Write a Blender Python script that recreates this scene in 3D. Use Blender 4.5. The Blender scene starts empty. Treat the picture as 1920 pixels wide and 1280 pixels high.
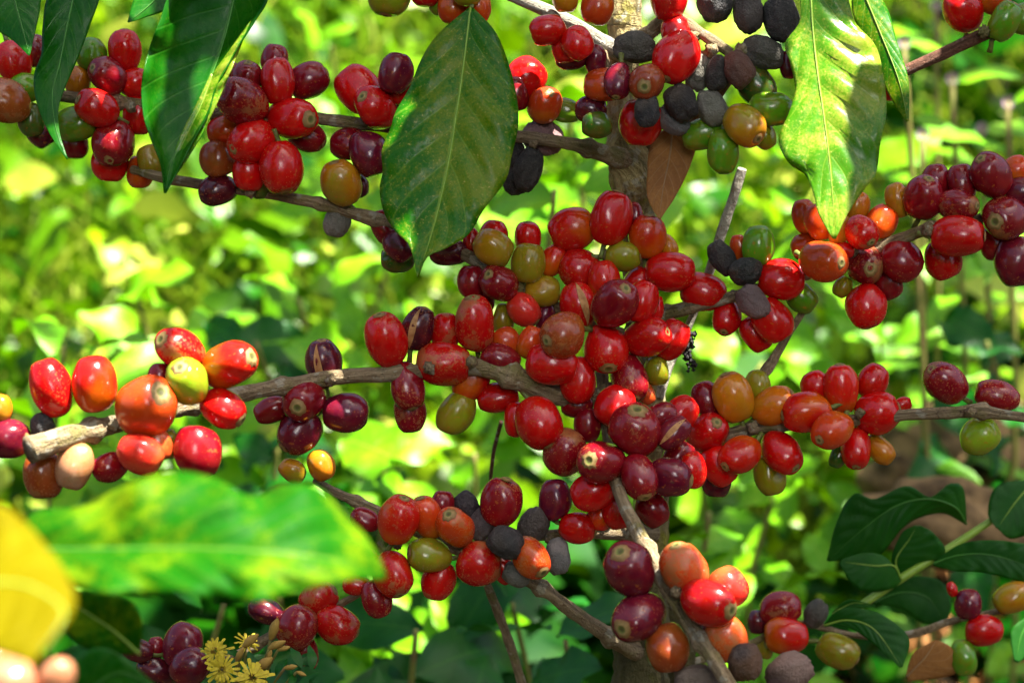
import bpy, math, random
import numpy as np
from mathutils import Vector, Matrix, noise as mnoise

random.seed(7)
S = bpy.context.scene
COL = S.collection

# ------------------------------------------------------------------ camera
PITCH = math.radians(12.0)
CAM_Z = 1.2
FW = Vector((0, math.cos(PITCH), -math.sin(PITCH)))
UP = Vector((0, math.sin(PITCH), math.cos(PITCH)))
RT = Vector((1, 0, 0))
CAM = Vector((0, 0, CAM_Z))
cd = bpy.data.cameras.new('camera')
cam = bpy.data.objects.new('camera', cd)
COL.objects.link(cam)
cam.location = CAM
cam.rotation_euler = (math.pi / 2 - PITCH, 0, 0)
cd.lens = 100
cd.sensor_width = 36
cd.clip_start = 0.05
cd.clip_end = 500
cd.dof.use_dof = True
cd.dof.focus_distance = 0.975
cd.dof.aperture_fstop = 13.0
S.camera = cam

def P(px, py, d):
    """a point d metres in front of the lens on the sight line of photo pixel (px, py)"""
    return CAM + FW * d + RT * ((px - 960) / 1920 * .36 * d) + UP * ((640 - py) / 1920 * .36 * d)

MM = .36 / 1920            # metres per photo pixel at one metre

# ------------------------------------------------------------------ light
SUN = Vector((.324, -.12, .936)).normalized()
w = bpy.data.worlds.new('World')
S.world = w
w.use_nodes = True
nt = w.node_tree
nt.nodes.clear()
sky = nt.nodes.new('ShaderNodeTexSky')
sky.sky_type = 'NISHITA'
sky.sun_disc = False
sky.sun_elevation = math.asin(SUN.z)
sky.sun_rotation = math.atan2(SUN.x, SUN.y)
sky.air_density = .7
sky.dust_density = 4.0
sky.ozone_density = .2
bg = nt.nodes.new('ShaderNodeBackground')
bg.inputs['Strength'].default_value = .05
out = nt.nodes.new('ShaderNodeOutputWorld')
nt.links.new(sky.outputs[0], bg.inputs['Color'])
# made-up bright cloud patch behind the camera, adding fill and fruit highlights
tc = nt.nodes.new('ShaderNodeTexCoord')
cn = nt.nodes.new('ShaderNodeTexNoise')
cn.inputs['Scale'].default_value = 2.6
cn.inputs['Detail'].default_value = 6
nt.links.new(tc.outputs['Generated'], cn.inputs['Vector'])
dt = nt.nodes.new('ShaderNodeVectorMath'); dt.operation = 'DOT_PRODUCT'
nt.links.new(tc.outputs['Generated'], dt.inputs[0])
dt.inputs[1].default_value = Vector((.05, -math.cos(.44), math.sin(.44))).normalized()
m1 = nt.nodes.new('ShaderNodeMapRange')
m1.inputs[1].default_value = .980; m1.inputs[2].default_value = .998
m1.inputs[3].default_value = 0; m1.inputs[4].default_value = .34
nt.links.new(dt.outputs['Value'], m1.inputs[0])
ad = nt.nodes.new('ShaderNodeMath'); ad.operation = 'ADD'
nt.links.new(cn.outputs[0], ad.inputs[0]); nt.links.new(m1.outputs[0], ad.inputs[1])
m2 = nt.nodes.new('ShaderNodeMapRange')
m2.inputs[1].default_value = .70; m2.inputs[2].default_value = .84
nt.links.new(ad.outputs[0], m2.inputs[0])
cb = nt.nodes.new('ShaderNodeBackground')
cb.inputs['Color'].default_value = (1, .97, .92, 1)
cb.inputs['Strength'].default_value = 2.2
mxw = nt.nodes.new('ShaderNodeMixShader')
nt.links.new(m2.outputs[0], mxw.inputs[0])
nt.links.new(bg.outputs[0], mxw.inputs[1]); nt.links.new(cb.outputs[0], mxw.inputs[2])
nt.links.new(mxw.outputs[0], out.inputs[0])
ld = bpy.data.lights.new('sun', 'SUN')
ld.energy = 5.0
ld.angle = math.radians(.5)
ld.color = (1, .95, .86)
sun = bpy.data.objects.new('sun', ld)
COL.objects.link(sun)
sun.location = (2, -1, 6)
sun.rotation_euler = SUN.to_track_quat('Z', 'Y').to_euler()

S.view_settings.view_transform = 'Standard'
S.view_settings.look = 'None'
S.view_settings.gamma = 1
S.view_settings.exposure = 2.45
S.cycles.use_denoising = True
S.cycles.max_bounces = 8
S.cycles.transparent_max_bounces = 4

# ------------------------------------------------------------------ helpers
def link(name, mesh, mat=None, parent=None, loc=None):
    o = bpy.data.objects.new(name, mesh)
    COL.objects.link(o)
    if mat is not None:
        for m in (mat if isinstance(mat, (list, tuple)) else [mat]):
            mesh.materials.append(m)
    if parent is not None:
        o.parent = parent
    if loc is not None:
        o.location = loc
    return o

def tag(o, label=None, cat=None, group=None, kind=None):
    if label: o['label'] = label
    if cat: o['category'] = cat
    if group: o['group'] = group
    if kind: o['kind'] = kind
    return o

def empty(name, loc):
    o = bpy.data.objects.new(name, None)
    COL.objects.link(o)
    o.location = loc
    o.empty_display_size = .02
    return o

def mesh_from(name, verts, faces, smooth=True, uvs=None):
    me = bpy.data.meshes.new(name)
    me.from_pydata([tuple(v) for v in verts], [], faces)
    if uvs is not None:
        uvl = me.uv_layers.new(name='uv')
        idx = np.empty(len(me.loops), np.int32)
        me.loops.foreach_get('vertex_index', idx)
        uvl.data.foreach_set('uv', np.asarray(uvs, np.float32)[idx].ravel())
    if smooth:
        me.polygons.foreach_set('use_smooth', [True] * len(me.polygons))
    me.update()
    return me

def nz(v, s=1.0, o=0.0):
    return mnoise.noise(Vector((v[0] * s + o, v[1] * s + o * 1.7, v[2] * s - o)))

# ------------------------------------------------------------------ materials
def new_mat(name):
    m = bpy.data.materials.new(name)
    m.use_nodes = True
    t = m.node_tree
    return m, t, t.nodes['Principled BSDF'], t.nodes['Material Output']

class NT:
    """short-hand for building node trees"""
    def __init__(s, t): s.t = t
    def n(s, typ, **kw):
        nd = s.t.nodes.new(typ)
        for k, v in kw.items(): setattr(nd, k, v)
        return nd
    def l(s, a, b): s.t.links.new(a, b)
    def val(s, sock, v):
        if hasattr(v, 'is_linked') or isinstance(v, bpy.types.NodeSocket): s.l(v, sock)
        else: sock.default_value = v
    def math(s, op, a, b=None, clamp=False):
        nd = s.n('ShaderNodeMath', operation=op, use_clamp=clamp)
        s.val(nd.inputs[0], a)
        if b is not None: s.val(nd.inputs[1], b)
        return nd.outputs[0]
    def mix(s, f, a, b):
        nd = s.n('ShaderNodeMix', data_type='RGBA')
        s.val(nd.inputs[0], f); s.val(nd.inputs[6], a); s.val(nd.inputs[7], b)
        return nd.outputs[2]
    def noise(s, vec, scale, detail=3, rough=.55):
        nd = s.n('ShaderNodeTexNoise')
        s.l(vec, nd.inputs['Vector'])
        nd.inputs['Scale'].default_value = scale
        nd.inputs['Detail'].default_value = detail
        nd.inputs['Roughness'].default_value = rough
        return nd.outputs[0]
    def ramp(s, f, lo, hi):
        nd = s.n('ShaderNodeMapRange')
        s.val(nd.inputs[0], f)
        nd.inputs[1].default_value = lo; nd.inputs[2].default_value = hi
        return nd.outputs[0]
    def bump(s, h, strength, dist):
        nd = s.n('ShaderNodeBump')
        s.l(h, nd.inputs['Height'])
        nd.inputs['Strength'].default_value = strength
        nd.inputs['Distance'].default_value = dist
        return nd.outputs[0]
    def obj_vec(s):
        tc = s.n('ShaderNodeTexCoord'); oi = s.n('ShaderNodeObjectInfo')
        k = s.math('MULTIPLY', oi.outputs['Random'], 37.0)
        va = s.n('ShaderNodeVectorMath', operation='ADD')
        s.l(tc.outputs['Object'], va.inputs[0]); s.l(k, va.inputs[1])
        return va.outputs[0]

def cherry_skin():
    m, t, b, o = new_mat('cherry_skin')
    N = NT(t)
    v = N.obj_vec()
    col = N.n('ShaderNodeAttribute', attribute_name='skin').outputs['Color']
    sc = N.n('ShaderNodeAttribute', attribute_name='scurf').outputs['Fac']
    mott = N.noise(v, 260, 4)
    fine = N.noise(v, 1250, 2, .6)
    c1 = N.mix(N.ramp(mott, .35, .75), col, N.mix(.35, col, (.30, .02, .01, 1)))
    thr = N.math('SUBTRACT', .70, N.math('MULTIPLY', sc, .27))
    sp = N.ramp(N.math('SUBTRACT', fine, thr), 0.0, .07)
    spots = N.noise(v, 620, 1, .4)
    sp2 = N.math('MULTIPLY', N.ramp(spots, .69, .74), .8)
    c2 = N.mix(N.math('MULTIPLY', N.math('MAXIMUM', sp, sp2), .5), c1, (.46, .14, .022, 1))
    patch = N.ramp(N.math('ADD', N.noise(v, 330, 4), N.math('MULTIPLY', sc, .50)), .78, .94)
    c3 = N.mix(N.math('MULTIPLY', patch, .5), c2, (.26, .14, .04, 1))
    N.l(c3, b.inputs['Base Color'])
    r = N.math('ADD', .09, N.math('MULTIPLY', N.math('MAXIMUM', patch, sp), .3))
    N.l(N.math('ADD', r, N.math('MULTIPLY', mott, .14)), b.inputs['Roughness'])
    b.inputs['Specular IOR Level'].default_value = .5
    b.inputs['Subsurface Weight'].default_value = .15
    b.inputs['Subsurface Radius'].default_value = (1, .25, .12)
    b.inputs['Subsurface Scale'].default_value = .0015
    N.l(N.bump(N.math('ADD', fine, N.math('MULTIPLY', mott, 2.5)), .07, .0006), b.inputs['Normal'])
    return m

def dry_skin():
    m, t, b, o = new_mat('dried_husk')
    N = NT(t)
    v = N.obj_vec()
    col = N.n('ShaderNodeAttribute', attribute_name='skin').outputs['Color']
    a = N.noise(v, 420, 5, .65)
    f = N.noise(v, 1500, 3, .6)
    c = N.mix(N.ramp(a, .45, .8), col, N.mix(.16, col, (.34, .30, .27, 1)))
    c = N.mix(N.math('MULTIPLY', N.ramp(f, .58, .75), .35), c, (.22, .19, .16, 1))
    N.l(c, b.inputs['Base Color'])
    b.inputs['Roughness'].default_value = .62
    b.inputs['Specular IOR Level'].default_value = .45
    N.l(N.bump(N.math('ADD', a, N.math('MULTIPLY', f, .5)), .9, .0016), b.inputs['Normal'])
    return m

def plain(name, col, rough=.6, nscale=900, col2=None, spec=.4):
    m, t, b, o = new_mat(name)
    N = NT(t)
    v = N.obj_vec()
    n = N.noise(v, nscale, 4, .6)
    c2 = col2 or tuple(x * .45 for x in col)
    N.l(N.mix(N.ramp(n, .3, .7), (*col, 1), (*c2, 1)), b.inputs['Base Color'])
    b.inputs['Roughness'].default_value = rough
    b.inputs['Specular IOR Level'].default_value = spec
    N.l(N.bump(n, .3, .0006), b.inputs['Normal'])
    return m

def bark_mat(name, base, pale, moss, moss_amt=.5, foot=False):
    m, t, b, o = new_mat(name)
    N = NT(t)
    uv = N.n('ShaderNodeUVMap').outputs[0]
    mp = N.n('ShaderNodeMapping')
    N.l(uv, mp.inputs[0])
    mp.inputs['Scale'].default_value = (90, 620, 1)      # u along, v around (metres)
    st = N.noise(mp.outputs[0], 1.0, 5, .65)
    v = N.obj_vec()
    bl = N.noise(v, 70, 5, .6)
    fi = N.noise(v, 700, 4, .65)
    c = N.mix(N.ramp(st, .35, .68), (*base, 1), (*pale, 1))
    c = N.mix(N.math('MULTIPLY', N.ramp(bl, .52, .64), moss_amt), c, (*moss, 1))
    c = N.mix(N.math('MULTIPLY', N.ramp(fi, .60, .70), .7), c, tuple(x * .22 for x in base) + (1,))
    lich = N.noise(v, 190, 3, .5)
    c = N.mix(N.math('MULTIPLY', N.ramp(lich, .60, .64), .6), c, (.42, .40, .30, 1))
    if foot:                                   # mossy foot, darkened further in colour to stand in for shade
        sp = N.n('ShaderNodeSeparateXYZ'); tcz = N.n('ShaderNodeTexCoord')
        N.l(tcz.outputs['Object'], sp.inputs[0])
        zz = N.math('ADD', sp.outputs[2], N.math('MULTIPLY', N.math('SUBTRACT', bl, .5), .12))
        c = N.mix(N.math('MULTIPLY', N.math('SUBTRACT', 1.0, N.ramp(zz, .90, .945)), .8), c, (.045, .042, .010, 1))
    N.l(c, b.inputs['Base Color'])
    b.inputs['Roughness'].default_value = .8
    b.inputs['Specular IOR Level'].default_value = .3
    N.l(N.bump(N.math('ADD', st, N.math('MULTIPLY', fi, .8)), 1.0, .0024), b.inputs['Normal'])
    return m

def leaf_mat(name, top, pale, mottle=.0, rough=.28, trans=.30, vein=(.20, .34, .04), nv=9.0, tcol=None, speck=0.0, spec=.2):
    """uv: u along the blade 0..1, v across -1..1"""
    m, t, b, o = new_mat(name)
    N = NT(t)
    uv = N.n('ShaderNodeUVMap').outputs[0]
    sep = N.n('ShaderNodeSeparateXYZ')
    N.l(uv, sep.inputs[0])
    u, vv = sep.outputs[0], sep.outputs[1]
    av = N.math('ABSOLUTE', vv)
    ph = N.math('FRACT', N.math('SUBTRACT', N.math('MULTIPLY', u, nv), N.math('MULTIPLY', av, 2.0)))
    side = N.math('SUBTRACT', 1.0, N.ramp(N.math('ABSOLUTE', N.math('SUBTRACT', ph, .5)), .015, .07))
    midr = N.math('SUBTRACT', 1.0, N.ramp(av, .012, .045))
    vm = N.math('MAXIMUM', N.math('MULTIPLY', side, .30), midr)
    v = N.obj_vec()
    big = N.noise(v, 45, 4, .6)
    fine = N.noise(v, 1100, 3, .7)
    mid = N.noise(v, 260, 4, .65)
    c = N.mix(N.ramp(big, .35, .7), (*top, 1), tuple(x * 1.35 for x in top) + (1,))
    if mottle:
        k = N.math('ADD', N.math('MULTIPLY', big, .8), N.math('MULTIPLY', fine, .55))
        c = N.mix(N.math('MULTIPLY', N.ramp(N.math('ADD', k, N.math('MULTIPLY', mid, .35)), .80, 1.0), mottle), c, (*pale, 1))
    if speck:
        s2 = N.math('MULTIPLY', N.ramp(fine, .60, .70), N.ramp(mid, .38, .60))
        c = N.mix(N.math('MULTIPLY', s2, speck), c, (.50, .42, .12, 1))
    c = N.mix(N.math('MULTIPLY', vm, .7), c, (*vein, 1))
    N.l(c, b.inputs['Base Color'])
    N.l(N.math('ADD', rough, N.math('MULTIPLY', N.math('SUBTRACT', mid, .5), .35)), b.inputs['Roughness'])
    b.inputs['Specular IOR Level'].default_value = spec
    h = N.math('ADD', N.math('MULTIPLY', vm, -1.0), N.math('MULTIPLY', mid, .5))
    N.l(N.bump(N.math('ADD', h, N.math('MULTIPLY', fine, .15)), .22, .001), b.inputs['Normal'])
    tr = N.n('ShaderNodeBsdfTranslucent')
    tc = tcol or (.16, .42, .012)
    N.l(N.mix(.35, (*tc, 1), c), tr.inputs[0])
    mx = N.n('ShaderNodeMixShader')
    mx.inputs[0].default_value = trans
    N.l(b.outputs[0], mx.inputs[1]); N.l(tr.outputs[0], mx.inputs[2])
    N.l(mx.outputs[0], o.inputs[0])
    return m

def weed_mat(name, cols, rough=.34, trans=.2, spec=.22):
    """ground plants: each blade picks its own green"""
    m, t, b, o = new_mat(name)
    N = NT(t)
    g = N.n('ShaderNodeNewGeometry')
    cr = N.n('ShaderNodeValToRGB')
    N.l(g.outputs['Random Per Island'], cr.inputs[0])
    el = cr.color_ramp.elements
    while len(el) < len(cols): el.new(.5)
    for i, c in enumerate(cols):
        el[i].position = i / (len(cols) - 1); el[i].color = (*c, 1)
    tc = N.n('ShaderNodeTexCoord').outputs['Object']
    n = N.noise(tc, 60, 4, .6)
    c = N.mix(N.math('MULTIPLY', N.ramp(n, .4, .7), .10), cr.outputs[0], (.11, .24, .001, 1))
    N.l(c, b.inputs['Base Color'])
    b.inputs['Roughness'].default_value = rough
    b.inputs['Specular IOR Level'].default_value = spec
    tr = N.n('ShaderNodeBsdfTranslucent')
    N.l(N.mix(.12, c, (.25, .42, .002, 1)), tr.inputs[0])
    mx = N.n('ShaderNodeMixShader')
    mx.inputs[0].default_value = trans
    N.l(b.outputs[0], mx.inputs[1]); N.l(tr.outputs[0], mx.inputs[2])
    N.l(mx.outputs[0], o.inputs[0])
    return m

M = {}
M['cherry'] = cherry_skin()
M['husk'] = dry_skin()
def scar_mat():
    m, t, b, o = new_mat('crown_scar')
    N = NT(t)
    col = N.n('ShaderNodeAttribute', attribute_name='skin').outputs['Color']
    n = N.noise(N.obj_vec(), 900, 3, .6)
    N.l(N.mix(N.math('MULTIPLY', N.ramp(n, .4, .7), .5), col, (.10, .07, .02, 1)), b.inputs['Base Color'])
    b.inputs['Roughness'].default_value = .65
    return m
M['scar'] = scar_mat()
M['stalk'] = plain('stalk', (.16, .22, .03), .5, 700, (.10, .09, .03))
M['flesh'] = plain('split_flesh', (.50, .26, .09), .6, 600, (.28, .11, .03))
M['bark'] = bark_mat('twig_bark', (.16, .105, .05), (.40, .31, .18), (.17, .17, .03), .6)
M['red_bark'] = bark_mat('red_twig_bark', (.11, .04, .022), (.22, .10, .06), (.10, .05, .03), .4)
M['trunk'] = bark_mat('trunk_bark', (.20, .145, .055), (.52, .43, .19), (.32, .31, .025), .85, True)  # bark tones raised to stand in for sun on the trunk
M['pale_bark'] = bark_mat('pale_bark', (.22, .18, .12), (.66, .62, .52), (.50, .47, .36), .7)
M['leaf_dark'] = leaf_mat('leaf_dark', (.004, .072, .0015), (.05, .15, .002), .25, .30, .14, (.06, .20, .02), 9, (.05, .30, .01), .05)
M['leaf_mottled'] = leaf_mat('leaf_mottled', (.012, .105, .0008), (.17, .20, .001), .7, .30, .16, (.22, .36, .03), 8, (.10, .36, .01), .75)
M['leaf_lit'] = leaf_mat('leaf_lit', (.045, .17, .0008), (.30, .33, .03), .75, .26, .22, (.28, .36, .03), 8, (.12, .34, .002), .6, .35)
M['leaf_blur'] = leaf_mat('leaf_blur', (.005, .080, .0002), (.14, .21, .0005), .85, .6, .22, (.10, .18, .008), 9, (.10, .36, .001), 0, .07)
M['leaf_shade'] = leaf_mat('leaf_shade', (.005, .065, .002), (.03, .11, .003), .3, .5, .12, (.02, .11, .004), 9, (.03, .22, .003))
M['leaf_yellow'] = leaf_mat('leaf_yellow', (.125, .105, .0006), (.10, .092, .0006), .4, .6, .2, (.30, .27, .01), 7, (.42, .38, .001), spec=.03)
M['leaf_brown'] = leaf_mat('leaf_brown', (.34, .15, .040), (.20, .08, .03), .6, .65, .25, (.62, .42, .22), 7, (.35, .14, .03))
M['canopy'] = leaf_mat('canopy_leaf', (.03, .13, .01), (.10, .22, .02), .2, .3, .10, (.08, .2, .02), 9, (.05, .25, .01))
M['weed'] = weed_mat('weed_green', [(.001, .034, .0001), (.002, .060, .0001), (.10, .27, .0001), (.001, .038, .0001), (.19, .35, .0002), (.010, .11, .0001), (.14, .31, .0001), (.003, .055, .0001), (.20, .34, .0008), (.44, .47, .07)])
M['weed_dark'] = weed_mat('weed_shade_green', [(.0006, .030, .0001), (.0015, .048, .0001), (.004, .070, .0002), (.0006, .038, .001)], .5, .12, .06)  # dark greens that put the shade among the weeds into the colour
M['grass'] = weed_mat('grass_green', [(.02, .14, .0004), (.14, .28, .0006), (.36, .42, .04), (.05, .20, .0004), (.20, .32, .002)], .45, .3)
M['stem'] = plain('weed_stem', (.22, .26, .04), .6, 120, (.20, .13, .05))
M['soil'] = plain('soil', (.028, .019, .010), .95, 40, (.008, .006, .004), .05)
M['rock'] = plain('rock', (.26, .17, .075), .9, 45, (.03, .02, .01), .1)
M['yellow'] = plain('petal_yellow', (.62, .50, .01), .6, 500, (.40, .30, .01))
M['ochre'] = plain('bract_ochre', (.42, .26, .05), .7, 300, (.28, .17, .03))
M['lilac'] = plain('petal_lilac', (.55, .42, .52), .6, 200, (.40, .24, .30))
# ------------------------------------------------------------------ cherries
# kind: base colour, blush colour at the stalk end, how much of the fruit the blush covers, material
KIND = {
 'R':  ((.50, .002, .003), (.50, .009, .001), .3, 'cherry'),
 'RO': ((.50, .006, .003), (.52, .09, .001), .75, 'cherry'),
 'D':  ((.17, .0015, .009), (.30, .002, .005), .4, 'cherry'),
 'P':  ((.095, .004, .018), (.16, .005, .012), .3, 'cherry'),
 'V':  ((.045, .005, .014), (.09, .006, .012), .3, 'cherry'),
 'OR': ((.52, .050, .005), (.50, .12, .005), .6, 'cherry'),
 'O':  ((.50, .17, .005), (.40, .20, .008), .6, 'cherry'),
 'OY': ((.36, .19, .006), (.26, .22, .010), .8, 'cherry'),
 'BR': ((.24, .050, .010), (.30, .09, .012), .7, 'cherry'),
 'G':  ((.085, .27, .008), (.12, .30, .012), .5, 'cherry'),
 'DG': ((.025, .11, .010), (.04, .14, .012), .5, 'cherry'),
 'Y':  ((.22, .23, .008), (.26, .25, .012), .5, 'cherry'),
 'L':  ((.26, .36, .012), (.24, .36, .012), .5, 'cherry'),
 'PK': ((.58, .022, .016), (.58, .09, .02), .5, 'cherry'),
 'PO': ((.58, .085, .016), (.58, .16, .04), .6, 'cherry'),
 'TN': ((.42, .20, .09), (.48, .28, .16), .7, 'cherry'),
 'B':  ((.020, .018, .018), (.055, .040, .028), .4, 'husk'),
 'GB': ((.055, .046, .038), (.10, .085, .07), .5, 'husk'),
 'GY': ((.15, .13, .11), (.24, .21, .18), .5, 'husk'),
 'GP': ((.19, .12, .095), (.08, .045, .04), .5, 'husk'),
 'BB': ((.09, .038, .016), (.03, .018, .014), .5, 'husk'),
}
GROUP = 'coffee cherries on the branches'

# x, y, width, length, angle of the crown end, its tilt towards the lens, kind, scurf 0..9, options, label
A = ('in the bunch under narrow dark leaves', 1.0, [
 (140,268,54,60,-90,0,'D',1,'','dark red cherry half hidden beneath the green one'),
 (75,246,50,62,-60,0,'V',0,'','purple black cherry at the low outer edge'),
 (58,225,52,62,-80,0,'DG',0,'','bottle green cherry'),
 (66,96,50,60,90,0,'D',0,'','shaded maroon cherry behind the leaf tip'),
 (25,114,66,74,-70,10,'R',3,'','dull red cherry lit from below'),
 (46,166,56,62,180,0,'G',0,'','plain green cherry behind the narrow leaf'),
 (12,190,80,86,150,45,'BR',8,'','brown rotting cherry with a dark scar'),
 (258,215,62,74,-90,0,'R',0,'','deep red cherry against the folded leaf, lower one'),
 (255,156,58,64,0,0,'R',0,'','deep red cherry against the folded leaf, upper one'),
 (145,152,50,54,90,0,'O',1,'','orange cherry behind the brown twig'),
 (172,103,58,64,90,0,'G',1,'','soft green cherry behind the topmost red one'),
 (234,95,62,76,90,5,'R',2,'','tall upright glowing red cherry, topmost'),
 (207,306,68,62,-90,0,'R',1,'','bright red cherry, lowest, tucked below a maroon one'),
 (203,142,66,72,155,48,'D',2,'','round maroon cherry with a small grey eye'),
 (143,232,64,80,190,0,'G',0,'n','fat clear green cherry'),
 (182,203,68,78,155,28,'R',1,'','scarlet cherry with a bright sun patch'),
 (213,268,78,84,-95,40,'D',2,'','large maroon cherry with a crusty brown crown underneath'),
 (262,322,52,60,-90,0,'OR',3,'','reddish orange cherry at the branch end'),
 (284,303,50,62,110,0,'Y',2,'','olive yellow cherry beside the folded leaf tip'),
])
B = ('in the bunch beside the folded leaf', .985, [
 (490,348,42,50,-90,0,'DG',0,'','dark green cherry hidden at the bottom'),
 (430,147,44,60,90,0,'D',0,'','maroon cherry, only a sliver showing'),
 (515,112,50,56,80,0,'D',1,'','wine red cherry, topmost, behind the oval one'),
 (420,245,58,62,180,0,'RO',1,'','small orange red cherry under the branch'),
 (574,255,58,74,-25,12,'D',2,'','wine red cherry, behind and below the branch'),
 (468,322,60,70,-90,0,'R',1,'','bright red cherry half hidden, low'),
 (578,152,66,76,25,5,'D',3,'','broad maroon red cherry, outermost above the branch'),
 (462,147,60,62,80,30,'D',2,'','small maroon cherry with its crown turned up'),
 (408,298,64,68,110,0,'BR',3,'','dull brownish red cherry beside the dried one'),
 (521,152,60,90,95,0,'R',2,'n','slim upright oval red cherry'),
 (453,190,80,92,150,45,'D',5,'','large maroon cherry with greyish scurf on top'),
 (472,265,78,86,205,42,'R',3,'','red cherry with a round crown, under branch'),
 (548,222,76,92,-8,48,'R',2,'S','glossy red cherry with a large tan crown'),
 (528,314,80,94,-82,10,'R',4,'','large red cherry, lowest, hanging free'),
 (408,357,58,70,190,10,'V',3,'n','almost black shrivelled cherry on the lower twig'),
])
C = ('beside the mottled hanging leaf', .985, [
 (672,346,40,48,-60,0,'V',0,'','dark cherry behind the olive orange one'),
 (765,186,42,54,60,0,'V',1,'','blackish plum cherry wedged against the leaf edge'),
 (752,166,42,62,60,0,'R',1,'','narrow red cherry wedged at the leaf edge'),
 (742,138,62,76,75,0,'P',2,'2','heart shaped plum cherry, topmost'),
 (655,270,58,70,180,0,'D',3,'','maroon cherry with a pale scratch under the branch'),
 (672,168,78,90,130,0,'R',2,'n','glossy red cherry, upper one'),
 (703,203,76,80,140,48,'R',2,'','round red cherry with a grey crown, over the branch'),
 (692,287,74,86,-70,0,'P',3,'n','large dark plum cherry under the branch'),
 (640,343,74,82,110,20,'OY',3,'','olive orange cherry standing on the lower twig'),
 (632,415,48,58,70,0,'GY',0,'','pale grey dry husk hanging under the twig'),
 (746,485,50,62,180,0,'DG',1,'','dark green cherry below the leaf'),
 (719,425,44,62,-70,0,'D',1,'','dark red cherry behind the leaf margin'),
 (748,461,54,62,-50,0,'P',2,'','red black cherry at the leaf tip'),
 (842,474,50,72,0,5,'P',3,'','brownish maroon cherry lying under the leaf'),
])
D = ('between mottled leaf and trunk', .99, [
 (1058,207,44,64,-15,0,'G',1,'n','pale green cherry'),
 (984,148,72,80,50,0,'R',1,'n','red cherry with a white sunlit face'),
 (968,176,44,68,-80,0,'D',1,'','shaded maroon cherry at the leaf edge'),
 (1021,197,62,66,65,52,'OR',1,'','round orange red cherry with a crown ring on top'),
 (965,292,40,56,-90,0,'B',0,'','slim black husk'),
 (968,338,48,56,-80,0,'B',0,'','small black husk, lowest'),
 (1018,258,60,74,-20,0,'GP',0,'','pinkish grey dry husk on the branch'),
 (991,317,54,78,75,0,'B',0,'','long smooth black husk'),
])
E = ('above the mottled leaf at the top edge', .98, [
 (822,8,36,44,-90,0,'G',0,'','thin green cherry'),
 (797,-18,58,60,-90,0,'R',0,'','red cherry, its lower rim showing'),
 (848,12,52,66,-95,0,'OR',1,'','burnt orange cherry next to the leaf stalk'),
 (896,10,46,66,-80,0,'OR',1,'','sunlit orange red cherry behind the leaf stalk'),
 (875,-22,60,66,-90,0,'Y',0,'','yellowish green cherry'),
 (731,-14,80,86,-100,10,'Y',2,'','large olive cherry'),
])
F = ('around the upper trunk', .965, [
 (1070,110,44,56,180,0,'P',0,'','blackish maroon cherry behind the red pair under the pale branch'),
 (1117,112,42,56,90,0,'P',0,'','maroon cherry in shadow under the branch fork'),
 (1108,206,50,58,180,0,'V',0,'','dusky maroon cherry'),
 (1120,234,48,58,180,0,'DG',0,'','murky green cherry'),
 (1060,88,52,60,-90,0,'R',0,'','scarlet cherry, middle of three under the pale branch'),
 (1027,56,60,66,200,0,'R',1,'','scarlet cherry, outermost of three under the pale branch'),
 (1083,81,56,62,-60,0,'R',1,'','scarlet cherry nearest the fork, under the pale branch'),
 (1060,-6,50,58,-90,0,'O',1,'','orange cherry over the pale branch'),
 (1120,14,58,64,-100,0,'OR',1,'','orange red cherry over the pale branch'),
 (1267,62,58,62,90,0,'R',1,'','red cherry half hidden above the largest red one'),
 (1252,-6,70,90,-90,0,'R',1,'','bright red cherry cut by the top edge'),
 (1478,122,36,60,-90,0,'P',0,'','deep purple cherry touching the sunlit leaf'),
 (1432,254,44,54,-60,0,'Y',1,'','dull olive cherry behind the bronze one'),
 (1418,160,66,80,-60,0,'DG',0,'n','large dark green cherry in shadow'),
 (1445,204,60,86,-5,0,'G',0,'n','bright green cherry with a sunlit rim'),
 (1318,252,56,84,15,0,'G',0,'n','green cherry lying sideways'),
 (1356,284,60,82,-90,0,'G',0,'n','green cherry hanging straight down'),
 (1396,235,70,80,-50,35,'OY',2,'','bronze cherry with a ringed crown'),
 (1202,230,80,86,-90,0,'R',1,'n','scarlet cherry hanging over the trunk'),
 (1133,160,66,76,180,0,'OR',1,'','orange cherry over the trunk'),
 (1160,153,52,66,-100,32,'P',2,'','little plum cherry over the trunk'),
 (1213,155,66,68,-120,72,'BR',2,'S','brownish red cherry with its crown facing out'),
 (1190,90,62,74,0,0,'GB',0,'','slate grey husk against the trunk'),
 (1213,207,46,60,-90,0,'B',0,'','black husk stuck to a scarlet cherry'),
 (1262,226,46,64,-40,0,'GY',0,'','pale grey husk at the bottom of the black ones'),
 (1312,132,54,74,70,0,'GY',0,'','crinkled pale grey husk, deep between black ones'),
 (1277,192,58,68,-60,0,'B',0,'','round charcoal husk'),
 (1335,203,56,70,-70,0,'GY',0,'','ash grey husk with a rough skin'),
 (1428,98,62,80,-20,0,'GB',0,'','broad charcoal husk below the topmost pair'),
 (1340,4,66,72,-90,0,'B',0,'','black husk cut by the top edge'),
 (1346,138,46,70,80,0,'B',0,'','narrow black husk'),
 (1386,131,54,68,-70,25,'BB',0,'','brown black husk with a yellow smear'),
 (1403,22,56,86,-85,0,'GB',0,'','upright grey black husk'),
 (1466,35,62,88,-80,0,'B',0,'','big black husk touching the sunlit leaf'),
 (1268,108,82,98,-120,25,'R',2,'','largest red cherry, among the black husks'),
])
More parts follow.
